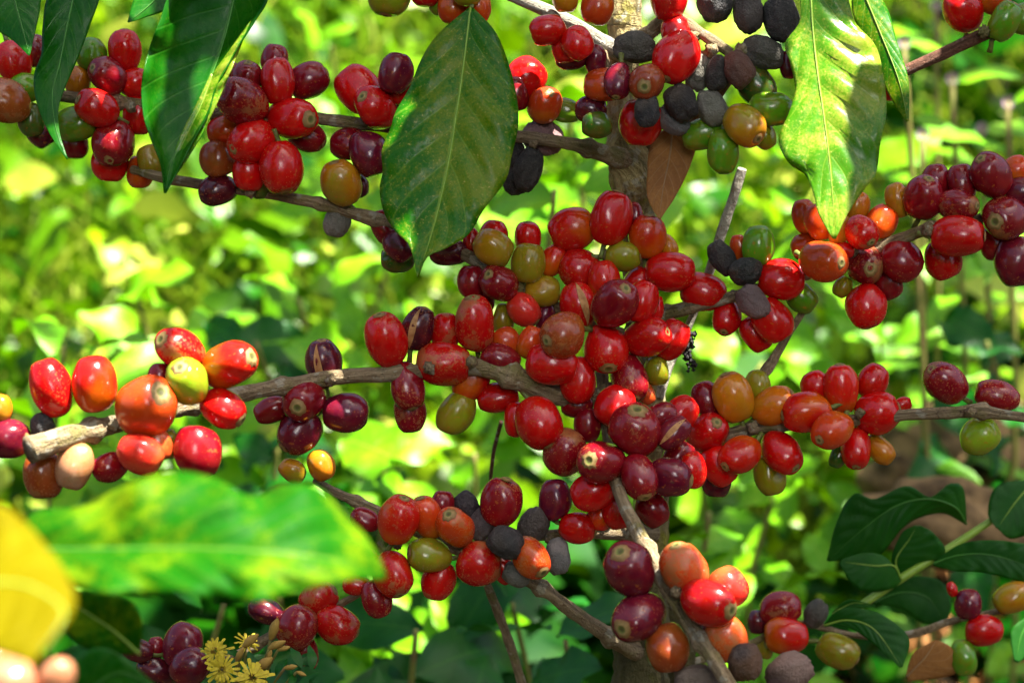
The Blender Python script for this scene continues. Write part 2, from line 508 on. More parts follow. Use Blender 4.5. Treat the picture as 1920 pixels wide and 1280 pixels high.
Gc = ('on the bare red twig', 1.0, [
 (1648,106,36,44,0,0,'PK',1,'','pale red cherry peeping past the leaf margin'),
 (1668,160,44,58,-80,0,'PK',2,'','pink red cherry at the twig base'),
 (1865,0,54,60,0,0,'OR',1,'','orange cherry at the top'),
 (1918,36,56,66,20,0,'G',0,'','green cherry cut by the picture edge'),
 (1806,18,74,78,110,40,'R',1,'','round red cherry with a bleached crown'),
 (1882,40,58,74,60,15,'G',2,'','dull green cherry with a dark tip'),
])
H = ('in the bunch below the sunlit leaf', .985, [
 (1905,320,52,56,40,0,'OR',1,'','orange cherry at the back'),
 (1866,455,58,64,-90,0,'D',1,'','shadowed maroon cherry below the branch'),
 (1755,339,56,60,90,0,'D',1,'','plain maroon cherry behind the eyed one'),
 (1804,345,58,72,100,0,'D',2,'','maroon cherry between the two with upturned crowns'),
 (1684,376,46,72,110,0,'O',1,'','plain orange cherry'),
 (1664,532,52,60,-60,0,'D',1,'','small dark red cherry behind the lowest'),
 (1653,416,56,62,60,0,'OR',2,'','rusty orange cherry behind the branch'),
 (1604,387,50,60,70,0,'O',1,'','orange cherry peeping past the leaf'),
 (1508,406,44,66,100,0,'OR',1,'','red orange cherry, outermost beside the leaf tip'),
 (1509,463,50,52,200,0,'OR',1,'','dull orange cherry, low beside the leaf tip'),
 (1537,416,58,68,100,0,'OR',2,'','orange red cherry behind the leaf tip'),
 (1573,430,42,58,80,0,'O',1,'','yellowish orange cherry behind the leaf tip'),
 (1577,470,34,50,0,0,'R',0,'','narrow red cherry wedged behind the pale one'),
 (1580,538,34,40,-120,0,'Y',0,'','small olive cherry underneath'),
 (1918,362,58,70,0,0,'P',1,'','dark plum cherry cut by the picture edge'),
 (1858,328,74,84,130,35,'D',1,'','maroon cherry with an upturned crown, highest'),
 (1732,372,70,80,80,32,'D',1,'','glossy maroon cherry with a ringed eye on top'),
 (1795,384,60,74,-5,35,'D',6,'','maroon cherry with grey scurf round its crown'),
 (1767,484,70,78,-70,0,'R',3,'n','crimson cherry under the branch with a tan neck'),
 (1885,408,80,84,200,55,'D',6,'S','large maroon cherry with a big tan blotch'),
 (1904,490,76,92,-85,0,'P',1,'n','big plum cherry, lowest at the picture edge'),
 (1796,443,72,96,0,12,'R',2,'','wide scarlet oval cherry'),
 (1624,572,72,84,-90,10,'R',4,'','blocky red cherry, lowest'),
 (1689,489,74,82,-30,0,'D',2,'n','large maroon cherry with one white glint'),
 (1615,436,58,62,-50,42,'R',6,'','scurfy pink red cherry'),
 (1544,489,76,82,-10,50,'OR',3,'','pale orange cherry bleached by the sun'),
 (1621,497,72,74,-60,80,'D',7,'S','maroon cherry with its crown facing out'),
])
I = ('near the three black husks', .985, [
 (1252,463,36,46,-60,0,'O',1,'','yellow orange cherry'),
 (1386,463,34,46,100,0,'OR',2,'','orange red cherry behind the green one'),
 (1502,557,54,62,-40,0,'G',0,'','dark green cherry underneath'),
 (1417,625,56,68,-60,0,'R',1,'','scarlet cherry, lowest'),
 (1448,600,74,84,-60,0,'R',1,'n','red cherry touching the pale husk'),
 (1421,461,64,74,90,0,'G',0,'n','upright green cherry with a lit top'),
 (1256,510,74,92,0,0,'R',3,'n','wide red oval cherry, joining the big heap'),
 (1319,546,74,84,170,0,'R',2,'n','round red cherry over the branch'),
 (1363,594,54,66,-105,38,'R',1,'','small red cherry with a pinhole crown'),
 (1464,524,78,86,0,0,'R',1,'n','vermilion cherry with a sun patch'),
 (1354,484,46,76,-60,0,'B',0,'','long black husk, highest of the three'),
 (1399,508,54,60,10,0,'B',0,'','round black husk in the middle'),
 (1412,566,50,68,-50,0,'GP',0,'','half pale dry husk, lowest of the three'),
])
J1 = ('in the upper tier of the big heap', .985, [
 (884,452,34,48,100,0,'R',0,'','narrow red cherry at the leaf edge'),
 (925,443,54,60,80,0,'R',2,'','red cherry behind the orange one'),
 (989,445,50,56,90,15,'R',1,'','small red cherry behind the olive one'),
 (1188,405,36,56,-80,0,'D',1,'','red cherry hidden against the trunk'),
 (1036,488,46,62,60,0,'RO',1,'','orange red cherry deep in shade'),
 (898,562,56,64,90,0,'D',2,'','dark red cherry behind the tall speckled one'),
 (884,528,52,60,90,0,'D',1,'','maroon red cherry at the outer back'),
 (944,598,42,58,-90,0,'Y',1,'','olive cherry in shade'),
 (1020,592,40,52,-90,0,'P',0,'','plum cherry deep in shade'),
 (925,465,66,74,150,10,'OY',2,'n','orange cherry with green patches'),
 (1017,546,56,66,180,0,'OY',1,'','olive orange cherry with a sunlit end'),
 (990,493,62,74,80,0,'Y',3,'n','olive cherry flushed orange below'),
 (935,531,68,72,140,52,'D',3,'','maroon cherry with a small eye'),
 (982,581,58,66,-45,10,'PK',1,'','pink cherry bleached by the sun'),
 (1073,430,80,86,200,0,'RO',3,'n','large red cherry with an orange flank'),
 (1146,409,76,100,75,5,'R',2,'','tallest deep red cherry, topmost'),
 (1214,444,70,80,85,15,'RO',3,'','orange red cherry under the brown leaf'),
 (1168,481,56,64,0,10,'Y',0,'','small olive green cherry'),
 (1197,533,60,66,60,0,'R',3,'','speckled red cherry behind two others'),
 (1090,507,74,84,150,0,'R',4,'n','frosted red cherry below the orange flanked one'),
 (1132,522,58,66,90,0,'RO',2,'n','small orange red cherry between larger ones'),
])
J2 = ('in the middle of the big heap', .975, [
 (1231,695,46,54,-80,0,'Y',0,'','olive cherry at the outer back'),
 (1210,735,34,50,-60,0,'PO',0,'','sunlit orange sliver of a cherry'),
 (1028,730,44,50,-90,0,'OY',0,'','brownish olive cherry beneath the branch'),
 (1083,760,44,66,0,0,'D',2,'','wide dark red cherry beneath two others'),
 (1102,797,50,62,-90,0,'D',0,'','dark red cherry deep in the centre'),
 (950,643,54,60,120,0,'OR',1,'','orange red cherry above the branch'),
 (938,672,52,84,160,0,'D',3,'n','purplish red cherry lying on the branch'),
 (994,642,44,80,70,0,'OR',1,'n','slim rusty orange cherry'),
 (933,745,56,76,190,0,'R',2,'n','red cherry below the branch with a tan dot'),
 (966,786,46,82,-90,0,'R',1,'','slim red cherry behind a large one'),
 (1226,580,38,66,80,0,'R',1,'','narrow red cherry at the outer rim'),
 (1203,566,60,78,70,0,'R',1,'n','red cherry behind the eyed dark one'),
 (1084,572,68,84,100,0,'R',3,'x','red cherry split by an orange crack'),
 (1258,637,60,78,60,0,'R',2,'','red cherry at the rim beside the black moss'),
 (1153,569,78,88,55,50,'D',2,'','dark red cherry with a grey eye'),
 (1084,712,70,86,-90,0,'R',2,'n','smooth red cherry hanging beside the thin stem'),
 (1035,682,78,94,170,0,'R',2,'n','broad crimson cherry with a white glint'),
 (1181,708,66,84,-75,28,'D',4,'','dark red cherry with a crusty low crown'),
 (1011,793,84,96,-65,18,'R',3,'','large smooth red cherry, lowest beside the branch'),
 (1214,632,70,82,15,35,'R',2,'','red cherry with a side facing crown'),
 (1057,628,80,84,200,40,'BR',6,'','brownish red cherry with a scurfy crown'),
 (1137,653,82,88,-85,38,'R',3,'S','central red cherry with a green crown'),
])
J3 = ('in the lowest tier of the big heap', .965, [
 (1125,967,46,54,-90,0,'RO',1,'','orange red cherry, low and shaded'),
 (1158,958,56,66,-80,0,'R',2,'','red cherry behind the thin stem'),
 (1222,955,60,66,-60,0,'D',1,'','dark wine cherry, lowest'),
 (1272,857,58,64,60,0,'D',3,'','maroon cherry squeezed at the back'),
 (1298,880,50,70,-80,0,'R',4,'','scratched red cherry at the outer rim'),
 (1276,777,62,74,50,0,'R',1,'','crimson cherry at the back'),
 (1240,782,56,62,20,0,'D',3,'','dull maroon cherry above the split one'),
 (1152,762,70,80,60,0,'R',1,'n','bright red cherry, highest of the tier'),
 (1262,812,50,78,40,0,'P',2,'x','burst maroon cherry showing tan flesh'),
 (1111,921,72,82,20,0,'R',1,'n','glossy scarlet cherry above the shaded orange one'),
 (1255,894,70,82,-10,12,'P',2,'S','purple cherry with a corky side'),
 (1199,894,66,82,-75,30,'D',3,'S','maroon cherry with a big pale crown below'),
 (1059,847,78,82,80,20,'D',8,'n','maroon cherry with a cracked tan cap'),
 (1190,806,92,94,85,38,'D',4,'S','largest maroon cherry with its crown on top'),
 (1131,866,82,92,170,62,'D',4,'S','maroon cherry with a green tan-ringed eye'),
])
K = ('on the grey branch', .975, [
 (835,622,56,68,90,0,'R',8,'n','red cherry dusted all over, at the back'),
 (769,772,60,76,-85,0,'D',5,'n','red cherry, half covered by a maroon one'),
 (784,616,60,80,70,10,'V',4,'x','purple cherry split by a curved crack'),
 (855,775,64,86,60,0,'Y',1,'n','plain olive cherry hanging below'),
 (883,715,60,76,50,0,'RO',2,'n','orange red cherry under the branch'),
 (763,724,62,86,-75,15,'D',5,'','dull maroon cherry hanging under the branch'),
 (724,637,76,98,105,22,'R',4,'','large red cherry with a crown at its top, outermost'),
 (832,681,84,98,0,0,'R',8,'n','large dusty red cherry lying sideways'),
 (891,608,74,104,95,22,'R',7,'S','tallest speckled red cherry'),
])
Lc = ('in the plum bunch on the grey branch', .97, [
 (548,882,44,52,150,0,'OY',1,'','brownish olive cherry behind the blurred leaf'),
 (602,872,50,58,-70,0,'O',1,'','glowing orange cherry, small and apart'),
 (512,768,50,70,200,0,'D',1,'','dark red cherry at the back'),
 (648,773,72,86,0,0,'P',2,'n','plum cherry lying sideways, outermost'),
 (562,808,76,88,225,18,'P',3,'','large plum cherry, lowest'),
 (607,681,70,86,95,15,'V',2,'x','purple black cherry split down its side'),
 (570,748,76,88,-120,72,'D',1,'S','wine red cherry with a tan crown'),
])
Mc = ('in the sunlit cut branch bunch', .905, [
 (80,799,44,52,90,0,'B',0,'','blue black husk behind the stub'),
 (300,706,42,50,90,0,'D',0,'','shaded maroon cherry at the back'),
 (318,832,38,68,-80,0,'Y',0,'','olive cherry, thin slice showing'),
 (300,832,42,68,-70,0,'PO',1,'','pale orange cherry, thin slice showing'),
 (205,876,54,64,200,0,'D',3,'','dusty rose cherry above the blurred leaf'),
 (0,766,46,54,90,0,'O',0,'','bright orange cherry cut by the picture edge'),
 (263,850,70,86,150,0,'PK',2,'','pink red cherry just above the blurred leaf'),
 (82,888,76,88,-90,0,'BR',6,'','brownish orange cherry, lowest, under the stub'),
 (140,873,66,86,70,10,'TN',9,'n','mottled beige pink cherry under the stub'),
 (15,822,74,80,0,20,'P',2,'','dark plum cherry cut by the picture edge'),
 (371,846,84,98,-80,0,'D',1,'n','two toned cherry, crimson above and pink below'),
 (97,727,80,108,110,0,'R',4,'n','long dull red cherry, second from the picture edge'),
 (178,720,82,102,95,0,'RO',0,'n','smooth tomato red upright cherry'),
 (337,655,76,88,150,45,'R',6,'S','pink red cherry with a big greenish scar'),
 (430,685,84,104,20,35,'RO',1,'S','wide red cherry with a bleached crown'),
 (417,766,72,86,-30,15,'R',3,'S','rose red cherry with a tan tip'),
 (350,715,76,82,110,55,'L',0,'S','lime green cherry'),
 (275,763,106,114,40,48,'OR',0,'S','largest, smooth orange cherry'),
])
Nc = ('in the bunch at the blurred leaf tip', .965, [
 (831,945,42,50,90,0,'D',4,'','small dusky red cherry at the back'),
 (876,948,44,54,120,0,'B',0,'','black husk, highest'),
 (943,1066,42,62,-60,0,'R',4,'','red cherry, edge showing behind a round one'),
 (970,1076,44,52,-20,0,'GY',0,'','pale grey husk, lowest'),
 (1046,1043,46,76,-85,0,'GY',0,'','grey white husk standing upright, outermost'),
 (1002,983,54,64,60,0,'GB',0,'','flat topped charcoal husk'),
 (668,1096,36,56,180,0,'R',3,'','red sliver of a cherry under the leaf'),
 (706,1122,56,72,-70,0,'D',4,'n','maroon cherry, lowest'),
 (689,1045,36,46,150,0,'R',4,'','small red cherry between the leaf tips'),
 (685,974,44,56,150,0,'D',3,'','wine red cherry beside the bare twig'),
 (823,1086,60,76,-110,0,'R',6,'n','red cherry under the olive one'),
 (801,969,56,78,110,20,'OR',4,'','orange red cherry, second from the top'),
 (902,983,50,60,60,0,'GB',0,'','smooth dark grey husk'),
 (1041,937,58,76,90,0,'P',1,'n','blackish red cherry in shadow, upper outermost'),
 (1083,989,60,68,-15,10,'R',1,'','scarlet cherry with a sunlit tip'),
 (940,940,76,88,75,12,'D',6,'','dark red cherry with pale dots'),
 (854,988,64,80,115,52,'OR',6,'S','rusty orange cherry with a large crown'),
 (897,1056,80,84,0,0,'R',7,'n','round red cherry netted with fine russet'),
 (747,974,74,88,75,22,'RO',4,'','big orange cherry pierced by the leaf tip'),
 (737,1076,74,82,-70,25,'RO',5,'','big red cherry with its crown below'),
 (806,1041,64,80,172,22,'Y',3,'','olive cherry lying sideways'),
 (995,1045,68,78,-50,35,'OR',7,'S','rotting cherry mottled maroon and yellow'),
 (948,1016,58,66,-30,0,'B',0,'','greenish black husk in the centre'),
])
Oc = ('by the small yellow flowers', .985, [
 (500,1145,48,72,160,0,'V',2,'','very dark maroon cherry under the blurred leaf'),
 (572,1222,50,68,-80,0,'D',2,'','wine red cherry hanging lowest'),
 (557,1175,74,82,60,0,'D',6,'n','dusky maroon cherry freckled with tan'),
 (597,1122,62,70,30,10,'R',6,'S','freckled red cherry, topmost'),
 (631,1172,70,82,-20,10,'R',6,'','red cherry with a tan scar, outermost'),
 (293,1213,32,40,90,0,'D',0,'','small maroon cherry squeezed between plum ones'),
 (258,1218,42,66,165,5,'V',2,'','blue black slim cherry'),
 (292,1256,50,70,155,10,'V',3,'','blue black cherry, lower one'),
 (343,1210,74,88,70,0,'P',1,'n','large shaded plum cherry'),
 (357,1250,66,78,40,0,'P',1,'n','shaded plum cherry, cut by the bottom edge'),
])
Pc = ('in the lowest bunch, half in sun', .905, [
 (1318,1180,42,54,90,0,'R',1,'','red cherry, only its shoulder showing'),
 (1366,1100,70,76,-60,10,'PK',5,'n','pale pink cherry behind the red one'),
 (1252,1213,84,90,-80,0,'BR',3,'n','brown red cherry, shaded on one side'),
 (1362,1195,80,86,110,20,'PO',8,'','peach coloured cherry under the red one'),
 (1282,1063,88,92,110,20,'PO',8,'2','wrinkled peach orange cherry'),
 (1181,1066,92,98,120,42,'P',1,'S','plum cherry with a green patch on top'),
 (1196,1156,86,98,210,52,'P',3,'S','plum cherry with a green eye'),
 (1328,1130,84,98,-15,42,'R',2,'S','red cherry with a lime crown'),
 (1398,1240,66,70,-90,10,'BB',0,'','round brown black husk'),
 (1305,1280,72,84,0,0,'GP',0,'','greyish brown husk cut by the bottom edge'),
 (1478,1258,72,86,20,0,'GP',0,'','wide taupe husk cut by the bottom edge'),
])
Qc = ('in the shade by the ribbed leaves', 1.06, [
 (1420,1165,36,44,90,0,'V',0,'','dark cherry hidden behind two red ones'),
 (1435,1212,32,50,-90,0,'Y',0,'','thin olive cherry under the red one'),
 (1530,1150,44,54,60,0,'GB',0,'','dark grey husk'),
 (1462,1140,62,78,10,0,'D',5,'n','maroon cherry with tan scars'),
 (1474,1190,68,80,0,0,'RO',0,'n','plain orange red cherry below a maroon one'),
 (1571,1220,62,78,-25,10,'Y',2,'','green cherry flushed red on top'),
 (1785,1104,20,48,110,0,'R',0,'','thin red sliver of a cherry'),
 (1900,1120,56,74,20,0,'OY',1,'','orange brown cherry at the picture edge'),
 (1815,1132,50,56,-90,0,'P',1,'','small round plum cherry'),
 (1845,1182,60,70,0,0,'R',0,'n','plain red cherry beside the small plum one'),
 (1807,1232,48,66,-85,0,'G',0,'n','small green cherry hanging down'),
])
Rc = ('on the branch ending in lime', .985, [
 (1420,724,50,60,90,0,'Y',0,'','olive cherry behind two orange ones'),
 (1571,855,32,44,-110,0,'DG',0,'','dark green cherry, almost hidden'),
 (1343,902,52,60,-90,0,'V',0,'','near black cherry underneath'),
 (1690,760,30,38,20,0,'R',0,'','little red cherry at the back'),
 (1443,890,60,76,-75,0,'Y',0,'n','smooth yellow green cherry hanging low'),
 (1328,755,60,82,110,0,'D',1,'n','maroon cherry behind the first orange one'),
 (1348,873,60,76,-60,0,'R',0,'n','plain red cherry under the branch'),
 (1530,724,54,58,110,0,'R',1,'','plain red cherry at the back'),
 (1636,715,58,64,60,5,'R',1,'','rose red cherry at the upper rim'),
 (1650,842,44,62,-45,25,'O',2,'','pointed orange cherry, low'),
 (1375,745,74,92,110,10,'O',1,'','large smooth orange cherry'),
 (1450,762,68,86,35,15,'O',1,'','leaning orange cherry with a dark crown'),
 (1326,812,70,78,55,58,'R',1,'','red cherry with a flame shaped sun fleck'),
 (1465,848,66,82,-50,32,'R',1,'','glossy dark red cherry with a tan crown'),
 (1387,853,66,80,215,35,'RO',1,'','red cherry with a dark crown, lying over the stem'),
 (1577,728,64,88,95,12,'RO',1,'','tall upright red cherry'),
 (1606,840,58,72,-95,25,'R',1,'','rose red cherry, lowest'),
 (1512,772,74,92,190,8,'RO',1,'','wide red cherry with an orange shoulder'),
 (1644,775,76,84,15,10,'R',1,'','broad red cherry against the bare stem'),
 (1560,805,66,78,215,42,'OR',1,'','orange cherry with a dark crown'),
 (1773,717,74,84,140,28,'D',5,'','crimson cherry with a tan scab'),
 (1870,743,58,82,-15,0,'D',5,'n','crimson cherry with a golden shoulder, near the end'),
 (1836,817,64,74,20,20,'L',1,'n','lime green cherry hanging alone'),
])
CLUSTERS = [A, B, C, D, E, F, Gc, H, I, J1, J2, J3, K, Lc, Mc, Nc, Oc, Pc, Qc, Rc]

NLA, NLO = 18, 26
def fruit_mesh(W, L, kind, scurf, seed, lobed):
    base, blush, amt, matn = KIND[kind]
    dry = matn == 'husk'
    rnd = random.Random(seed)
    base = [max(.002, c * rnd.uniform(.85, 1.15)) for c in base]
    T = W * rnd.uniform(.90, .98)
    oo = rnd.uniform(0, 50)
    vs, fs, cols, scf = [], [], [], []
    tilt = Vector((rnd.uniform(-1, 1), rnd.uniform(-1, 1), 0))
    flats = [Vector((rnd.gauss(0, 1), rnd.gauss(0, 1), rnd.gauss(-.3, .6))).normalized() for _ in range(rnd.choice((1, 2, 3)))]
    for i in range(NLA + 1):
        th = math.pi * i / NLA
        cz, sz = math.cos(th), math.sin(th)
        for j in range(NLO):
            ph = 2 * math.pi * j / NLO
            r = abs(sz) ** .90
            x, y, z = r * math.cos(ph), r * math.sin(ph), cz
            n = Vector((x, y, z))
            k = 1 + .055 * nz(n, 1.3, oo) + .014 * nz(n, 4, oo)
            for fd in flats:
                k -= .85 * max(0.0, n.dot(fd) - .66) ** 2
            if dry:
                k += .07 * nz(n, 1.5, oo) + .075 * nz(Vector((x * 3, y * 3, z * .8)), 1.8, oo) + .05 * nz(n, 5, oo)
                k -= .16 * math.exp(-((math.atan2(y, x) - .4) / .16) ** 2) * sz + .05 * math.exp(-((math.atan2(y, x) + 1.5) / .2) ** 2) * sz
            if lobed:
                k -= .16 * math.exp(-((math.atan2(y, x) - 1.2) / .22) ** 2) * (.35 + .65 * max(0, z)) * sz
            k -= .012 * math.exp(-(x / .10) ** 2) * sz            # the faint seam of the two seeds
            zz = z * (1 - .07 * (abs(z) > .86) * (abs(z) - .86) / .14)
            vs.append((x * W * k, y * T * k, zz * L * k))
            g = -z * .55 + .22 + nz(n + tilt, .9, oo) * .9
            f = min(1, max(0, (g - (1 - amt * 1.25)) / .55))
            c = [a * (1 - f) + b2 * f for a, b2 in zip(base, blush)]
            cols.append((*c, 1))
            s = scurf / 9 * (.55 + .9 * nz(n, 1.1, oo + 9)) + (scurf / 9) * .45 * max(0, z) ** 3
            scf.append(max(0, min(1, s)))
    for i in range(NLA):
        for j in range(NLO):
            a = i * NLO + j; b = i * NLO + (j + 1) % NLO
            fs.append((a, a + NLO, b + NLO, b))
    me = mesh_from('cherry_mesh', vs, fs)
    at = me.color_attributes.new('skin', 'FLOAT_COLOR', 'POINT')
    at.data.foreach_set('color', np.array(cols, np.float32).ravel())
    af = me.attributes.new('scurf', 'FLOAT', 'POINT')
    af.data.foreach_set('value', np.array(scf, np.float32))
    return me, T

def scar_mesh(r, W, L, seed):
    """ring shaped crown scar on the end of the fruit, a little proud of the skin"""
    rnd = random.Random(seed)
    vs, fs = [], []
    n = 18
    prof = [(0, .02), (.16, .0), (.34, .04), (.50, .13), (.66, .07), (.85, .02), (1.0, -.06)]
    jit = [rnd.uniform(.84, 1.14) for _ in range(n)]
    for k, (q, h) in enumerate(prof):
        for j in range(n):
            a = 2 * math.pi * j / n
            rr = r * q * (jit[j] if q > .6 else 1)
            # follow the fruit's end cap
            zc = math.sqrt(max(0, 1 - min(1, rr / W) ** 2.22))
            drop = L * zc * (1 - .07 * max(0, zc - .86) / .14)
            vs.append((rr * math.cos(a), rr * math.sin(a), drop + h * r + .00012))
    for k in range(len(prof) - 1):
        for j in range(n):
            a, b = k * n + j, k * n + (j + 1) % n
            fs.append((a, a + n, b + n, b))
    me = mesh_from('scar_mesh', vs, fs)
    tint = [(.06, .05, .012), (.07, .075, .012), (.13, .15, .02), (.34, .22, .08), (.26, .17, .05), (.22, .12, .03), (.20, .06, .015)]
    at = me.color_attributes.new('skin', 'FLOAT_COLOR', 'POINT')
    at.data.foreach_set('color', np.array([(*tint[k], 1) for k in range(len(prof)) for j in range(n)], np.float32).ravel())
    return me

def tube_mesh(pts, rads, sides=10, bump=0.0, seed=0, cap=True, scale_uv=True):
    """a tube along pts with the given radii; uv in metres"""
    rnd = random.Random(seed)
    oo = rnd.uniform(0, 99)
    vs, fs, uv = [], [], []
    n = len(pts)
    up = Vector((.13, .27, .95))
    acc = 0
    for i in range(n):
        t = (pts[min(n - 1, i + 1)] - pts[max(0, i - 1)]).normalized()
        a = t.cross(up)
        if a.length < .1: a = t.cross(Vector((1, 0, 0)))
        a.normalize(); b = t.cross(a)
        if i: acc += (pts[i] - pts[i - 1]).length
        for j in range(sides):
            an = 2 * math.pi * j / sides
            dvec = a * math.cos(an) + b * math.sin(an)
            r = rads[i]
            if bump:
                q = pts[i] + dvec * r
                r *= 1 + bump * (nz(q, 130, oo) + .6 * nz(q, 420, oo))
            vs.append(pts[i] + dvec * r)
            uv.append((acc, an / (2 * math.pi) * rads[0] * 6.28))
    for i in range(n - 1):
        for j in range(sides):
            p, q = i * sides + j, i * sides + (j + 1) % sides
            fs.append((p, q, q + sides, p + sides))
    if cap:
        fs.append(tuple(range(sides - 1, -1, -1)))
        fs.append(tuple((n - 1) * sides + j for j in range(sides)))
    return mesh_from('tube_mesh', vs, fs, uvs=uv)

def smooth_path(ctrl, n):
    """Catmull-Rom through control rows (any length), n samples"""
    c = np.array(ctrl, float)
    k = len(c)
    res = []
    for s in np.linspace(0, k - 1, n):
        i = min(k - 2, int(s)); f = s - i
        p0, p1, p2, p3 = c[max(0, i - 1)], c[i], c[i + 1], c[min(k - 1, i + 2)]
        res.append(.5 * (2 * p1 + (p2 - p0) * f + (2 * p0 - 5 * p1 + 4 * p2 - p3) * f * f + (3 * p1 - p0 - 3 * p2 + p3) * f ** 3))
    return np.array(res)

def flesh_mesh(W, T, L, az, seed):
    """a crack along the fruit, a thin lens-shaped strip of bared flesh lying proud of the skin"""
    vs, fs = [], []
    n = 14
    for i in range(n + 1):
        t = i / n
        th = math.radians(28 + 118 * t)
        half = .20 * math.sin(math.pi * t) ** .8 + .004
        for s in (-1, -.35, .35, 1):
            ph = az + half * s + .35 * (t - .5)
            r = abs(math.sin(th)) ** .9
            k = 1.035 if abs(s) == 1 else 1.018
            vs.append((r * math.cos(ph) * W * k, r * math.sin(ph) * T * k, math.cos(th) * L * k))
    for i in range(n):
        for s in range(3):
            a = i * 4 + s
            fs.append((a, a + 1, a + 5, a + 4))
    return mesh_from('flesh_mesh', vs, fs)

n_f = 0
ALL = []
for phrase, d0, rows in CLUSTERS:
    placed = []
    for (x, y, wpx, lpx, ang, tilt, kind, scurf, opt, lab) in rows:
        n_f += 1
        seed = n_f * 13 + 5
        W = wpx / 2 * MM * d0 * (1.10 if KIND[kind][3] == 'husk' else 1.11)
        Lp = lpx / 2 * MM * d0 * (1.10 if KIND[kind][3] == 'husk' else 1.11)
        ti = math.radians(tilt)
        L2 = (Lp ** 2 - (W * math.sin(ti)) ** 2) / max(.05, math.cos(ti) ** 2)
        L = min(max(math.sqrt(max(L2, 1e-9)), W * 1.0), W * 1.42)
        R = (wpx + lpx) / 4
        front = 0.0
        for (x2, y2, R2, f2) in placed:                # rest on the fruits behind it
            dist = math.hypot(x - x2, y - y2)
            need = ((R + R2) ** 2) * .80 - dist ** 2
            if need > 0: front = max(front, f2 + math.sqrt(need) * .80)
        front = min(front, 230)
        placed.append((x, y, R, front))
        d = d0 + .008 - front * MM
        sc = d / d0
        W *= sc; L *= sc
        loc = P(x, y, d)
        a = math.radians(ang)
        zdir = (RT * math.cos(a) + UP * math.sin(a)) * math.cos(ti) - FW * math.sin(ti)
        xd = (-FW - zdir * (-FW).dot(zdir))
        xd = xd.normalized() if xd.length > .15 else RT.cross(zdir).normalized()
        spin = random.Random(seed).uniform(-.9, .9)
        yd = zdir.cross(xd)
        xs = xd * math.cos(spin) + yd * math.sin(spin)
        ys = zdir.cross(xs)
        mat = Matrix((xs, ys, zdir)).transposed().to_4x4()
        mat.translation = loc
        dry = KIND[kind][3] == 'husk'
        me, T = fruit_mesh(W, L, kind, scurf, seed, '2' in opt)
        o = link('dried_coffee_cherry' if dry else 'coffee_cherry', me, M[KIND[kind][3]])
        o.matrix_world = mat
        tag(o, lab + ' ' + phrase, 'dried cherry' if dry else 'coffee cherry', GROUP)
        if not dry and 'n' not in opt and tilt >= 5 and wpx > 45:
            link('crown_scar', scar_mesh(W * (.40 if 'S' in opt else .29), W, L, seed), M['scar'], o)
        if 'x' in opt:
            # crack where it faces the lens
            loc_cam = mat.to_3x3().transposed() @ (-FW)
            az = math.atan2(loc_cam.y, loc_cam.x) + random.Random(seed).choice((-.25, .3))
            link('split_flesh', flesh_mesh(W, T, L, az, seed), M['flesh'], o)
        # short stalk at the other end
        if not dry and 'n' not in opt and tilt > 4:
            r2 = random.Random(seed + 1)
            bend = Vector((r2.uniform(-.3, .3), r2.uniform(-.3, .3), -1)).normalized()
            p0 = Vector((0, 0, -L * .90))
            pts = [p0, p0 + Vector((0, 0, -.0012)), p0 + bend * .0030, p0 + bend * .0052]
            link('stalk', tube_mesh(pts, [.0010, .0009, .0009, .0011], 8), M['stalk'], o)
        ALL.append((x, y, d, o))
# ------------------------------------------------------------------ ground
def ground_z(x, y):
    s = 0.0
    if y > .95: s = .60 * (y - .95)
    if y > 7: s = .60 * 6.05 + .12 * (y - 7)
    return s + .03 * mnoise.noise(Vector((x * 1.7, y * 1.7, .3))) + .012 * mnoise.noise(Vector((x * 7, y * 7, 2.3)))

def axis(lo, hi, f0, f1, fine, coarse):
    a = list(np.arange(lo, f0, coarse)) + list(np.arange(f0, f1, fine)) + list(np.arange(f1, hi + coarse, coarse))
    return a
gx = axis(-40, 40, -1.2, 1.2, .04, 2.0)
gy = axis(-12, 60, .6, 3.2, .04, 1.6)
gv = [(x, y, ground_z(x, y)) for y in gy for x in gx]
gf = [(j * len(gx) + i, j * len(gx) + i + 1, (j + 1) * len(gx) + i + 1, (j + 1) * len(gx) + i)
      for j in range(len(gy) - 1) for i in range(len(gx) - 1)]
tag(link('ground', mesh_from('ground', gv, gf), M['soil']), kind='structure')

def ground_hit(px, py):
    lo, hi = .9, 6.0
    for _ in range(30):
        m = (lo + hi) / 2
        q = P(px, py, m)
        if q.z > ground_z(q.x, q.y): lo = m
        else: hi = m
    return lo

# ------------------------------------------------------------------ the coffee tree: trunk and branches
TREE = empty('coffee_tree', P(1200, 1700, 1.02))
TREE.location.z = 0
tag(TREE, 'coffee tree with a mossy grey brown trunk and thin knotty branches', 'coffee tree')

def limb(name, rows, n, mat, sides=14, bump=.16, seed=1, nodes=0, label=None):
    """rows: photo pixel, depth, radius in photo pixels"""
    r = smooth_path(rows, n)
    pts = [P(a[0], a[1], a[2] + .005) for a in r]
    rad = [max(1.0, a[3]) * (1.0 if name == 'trunk' else .90) * MM * a[2] for a in r]
    if nodes:
        acc = 0
        for i in range(1, n):
            acc += (pts[i] - pts[i - 1]).length
            q = (acc % nodes) / nodes
            rad[i] *= 1 + .42 * math.exp(-((q - .5) / .055) ** 2)
    o = link(name, tube_mesh(pts, rad, sides, bump, seed), mat)
    o.parent = TREE
    o.matrix_parent_inverse = Matrix.Translation(-TREE.location)
    if label: o['label'] = label
    return o

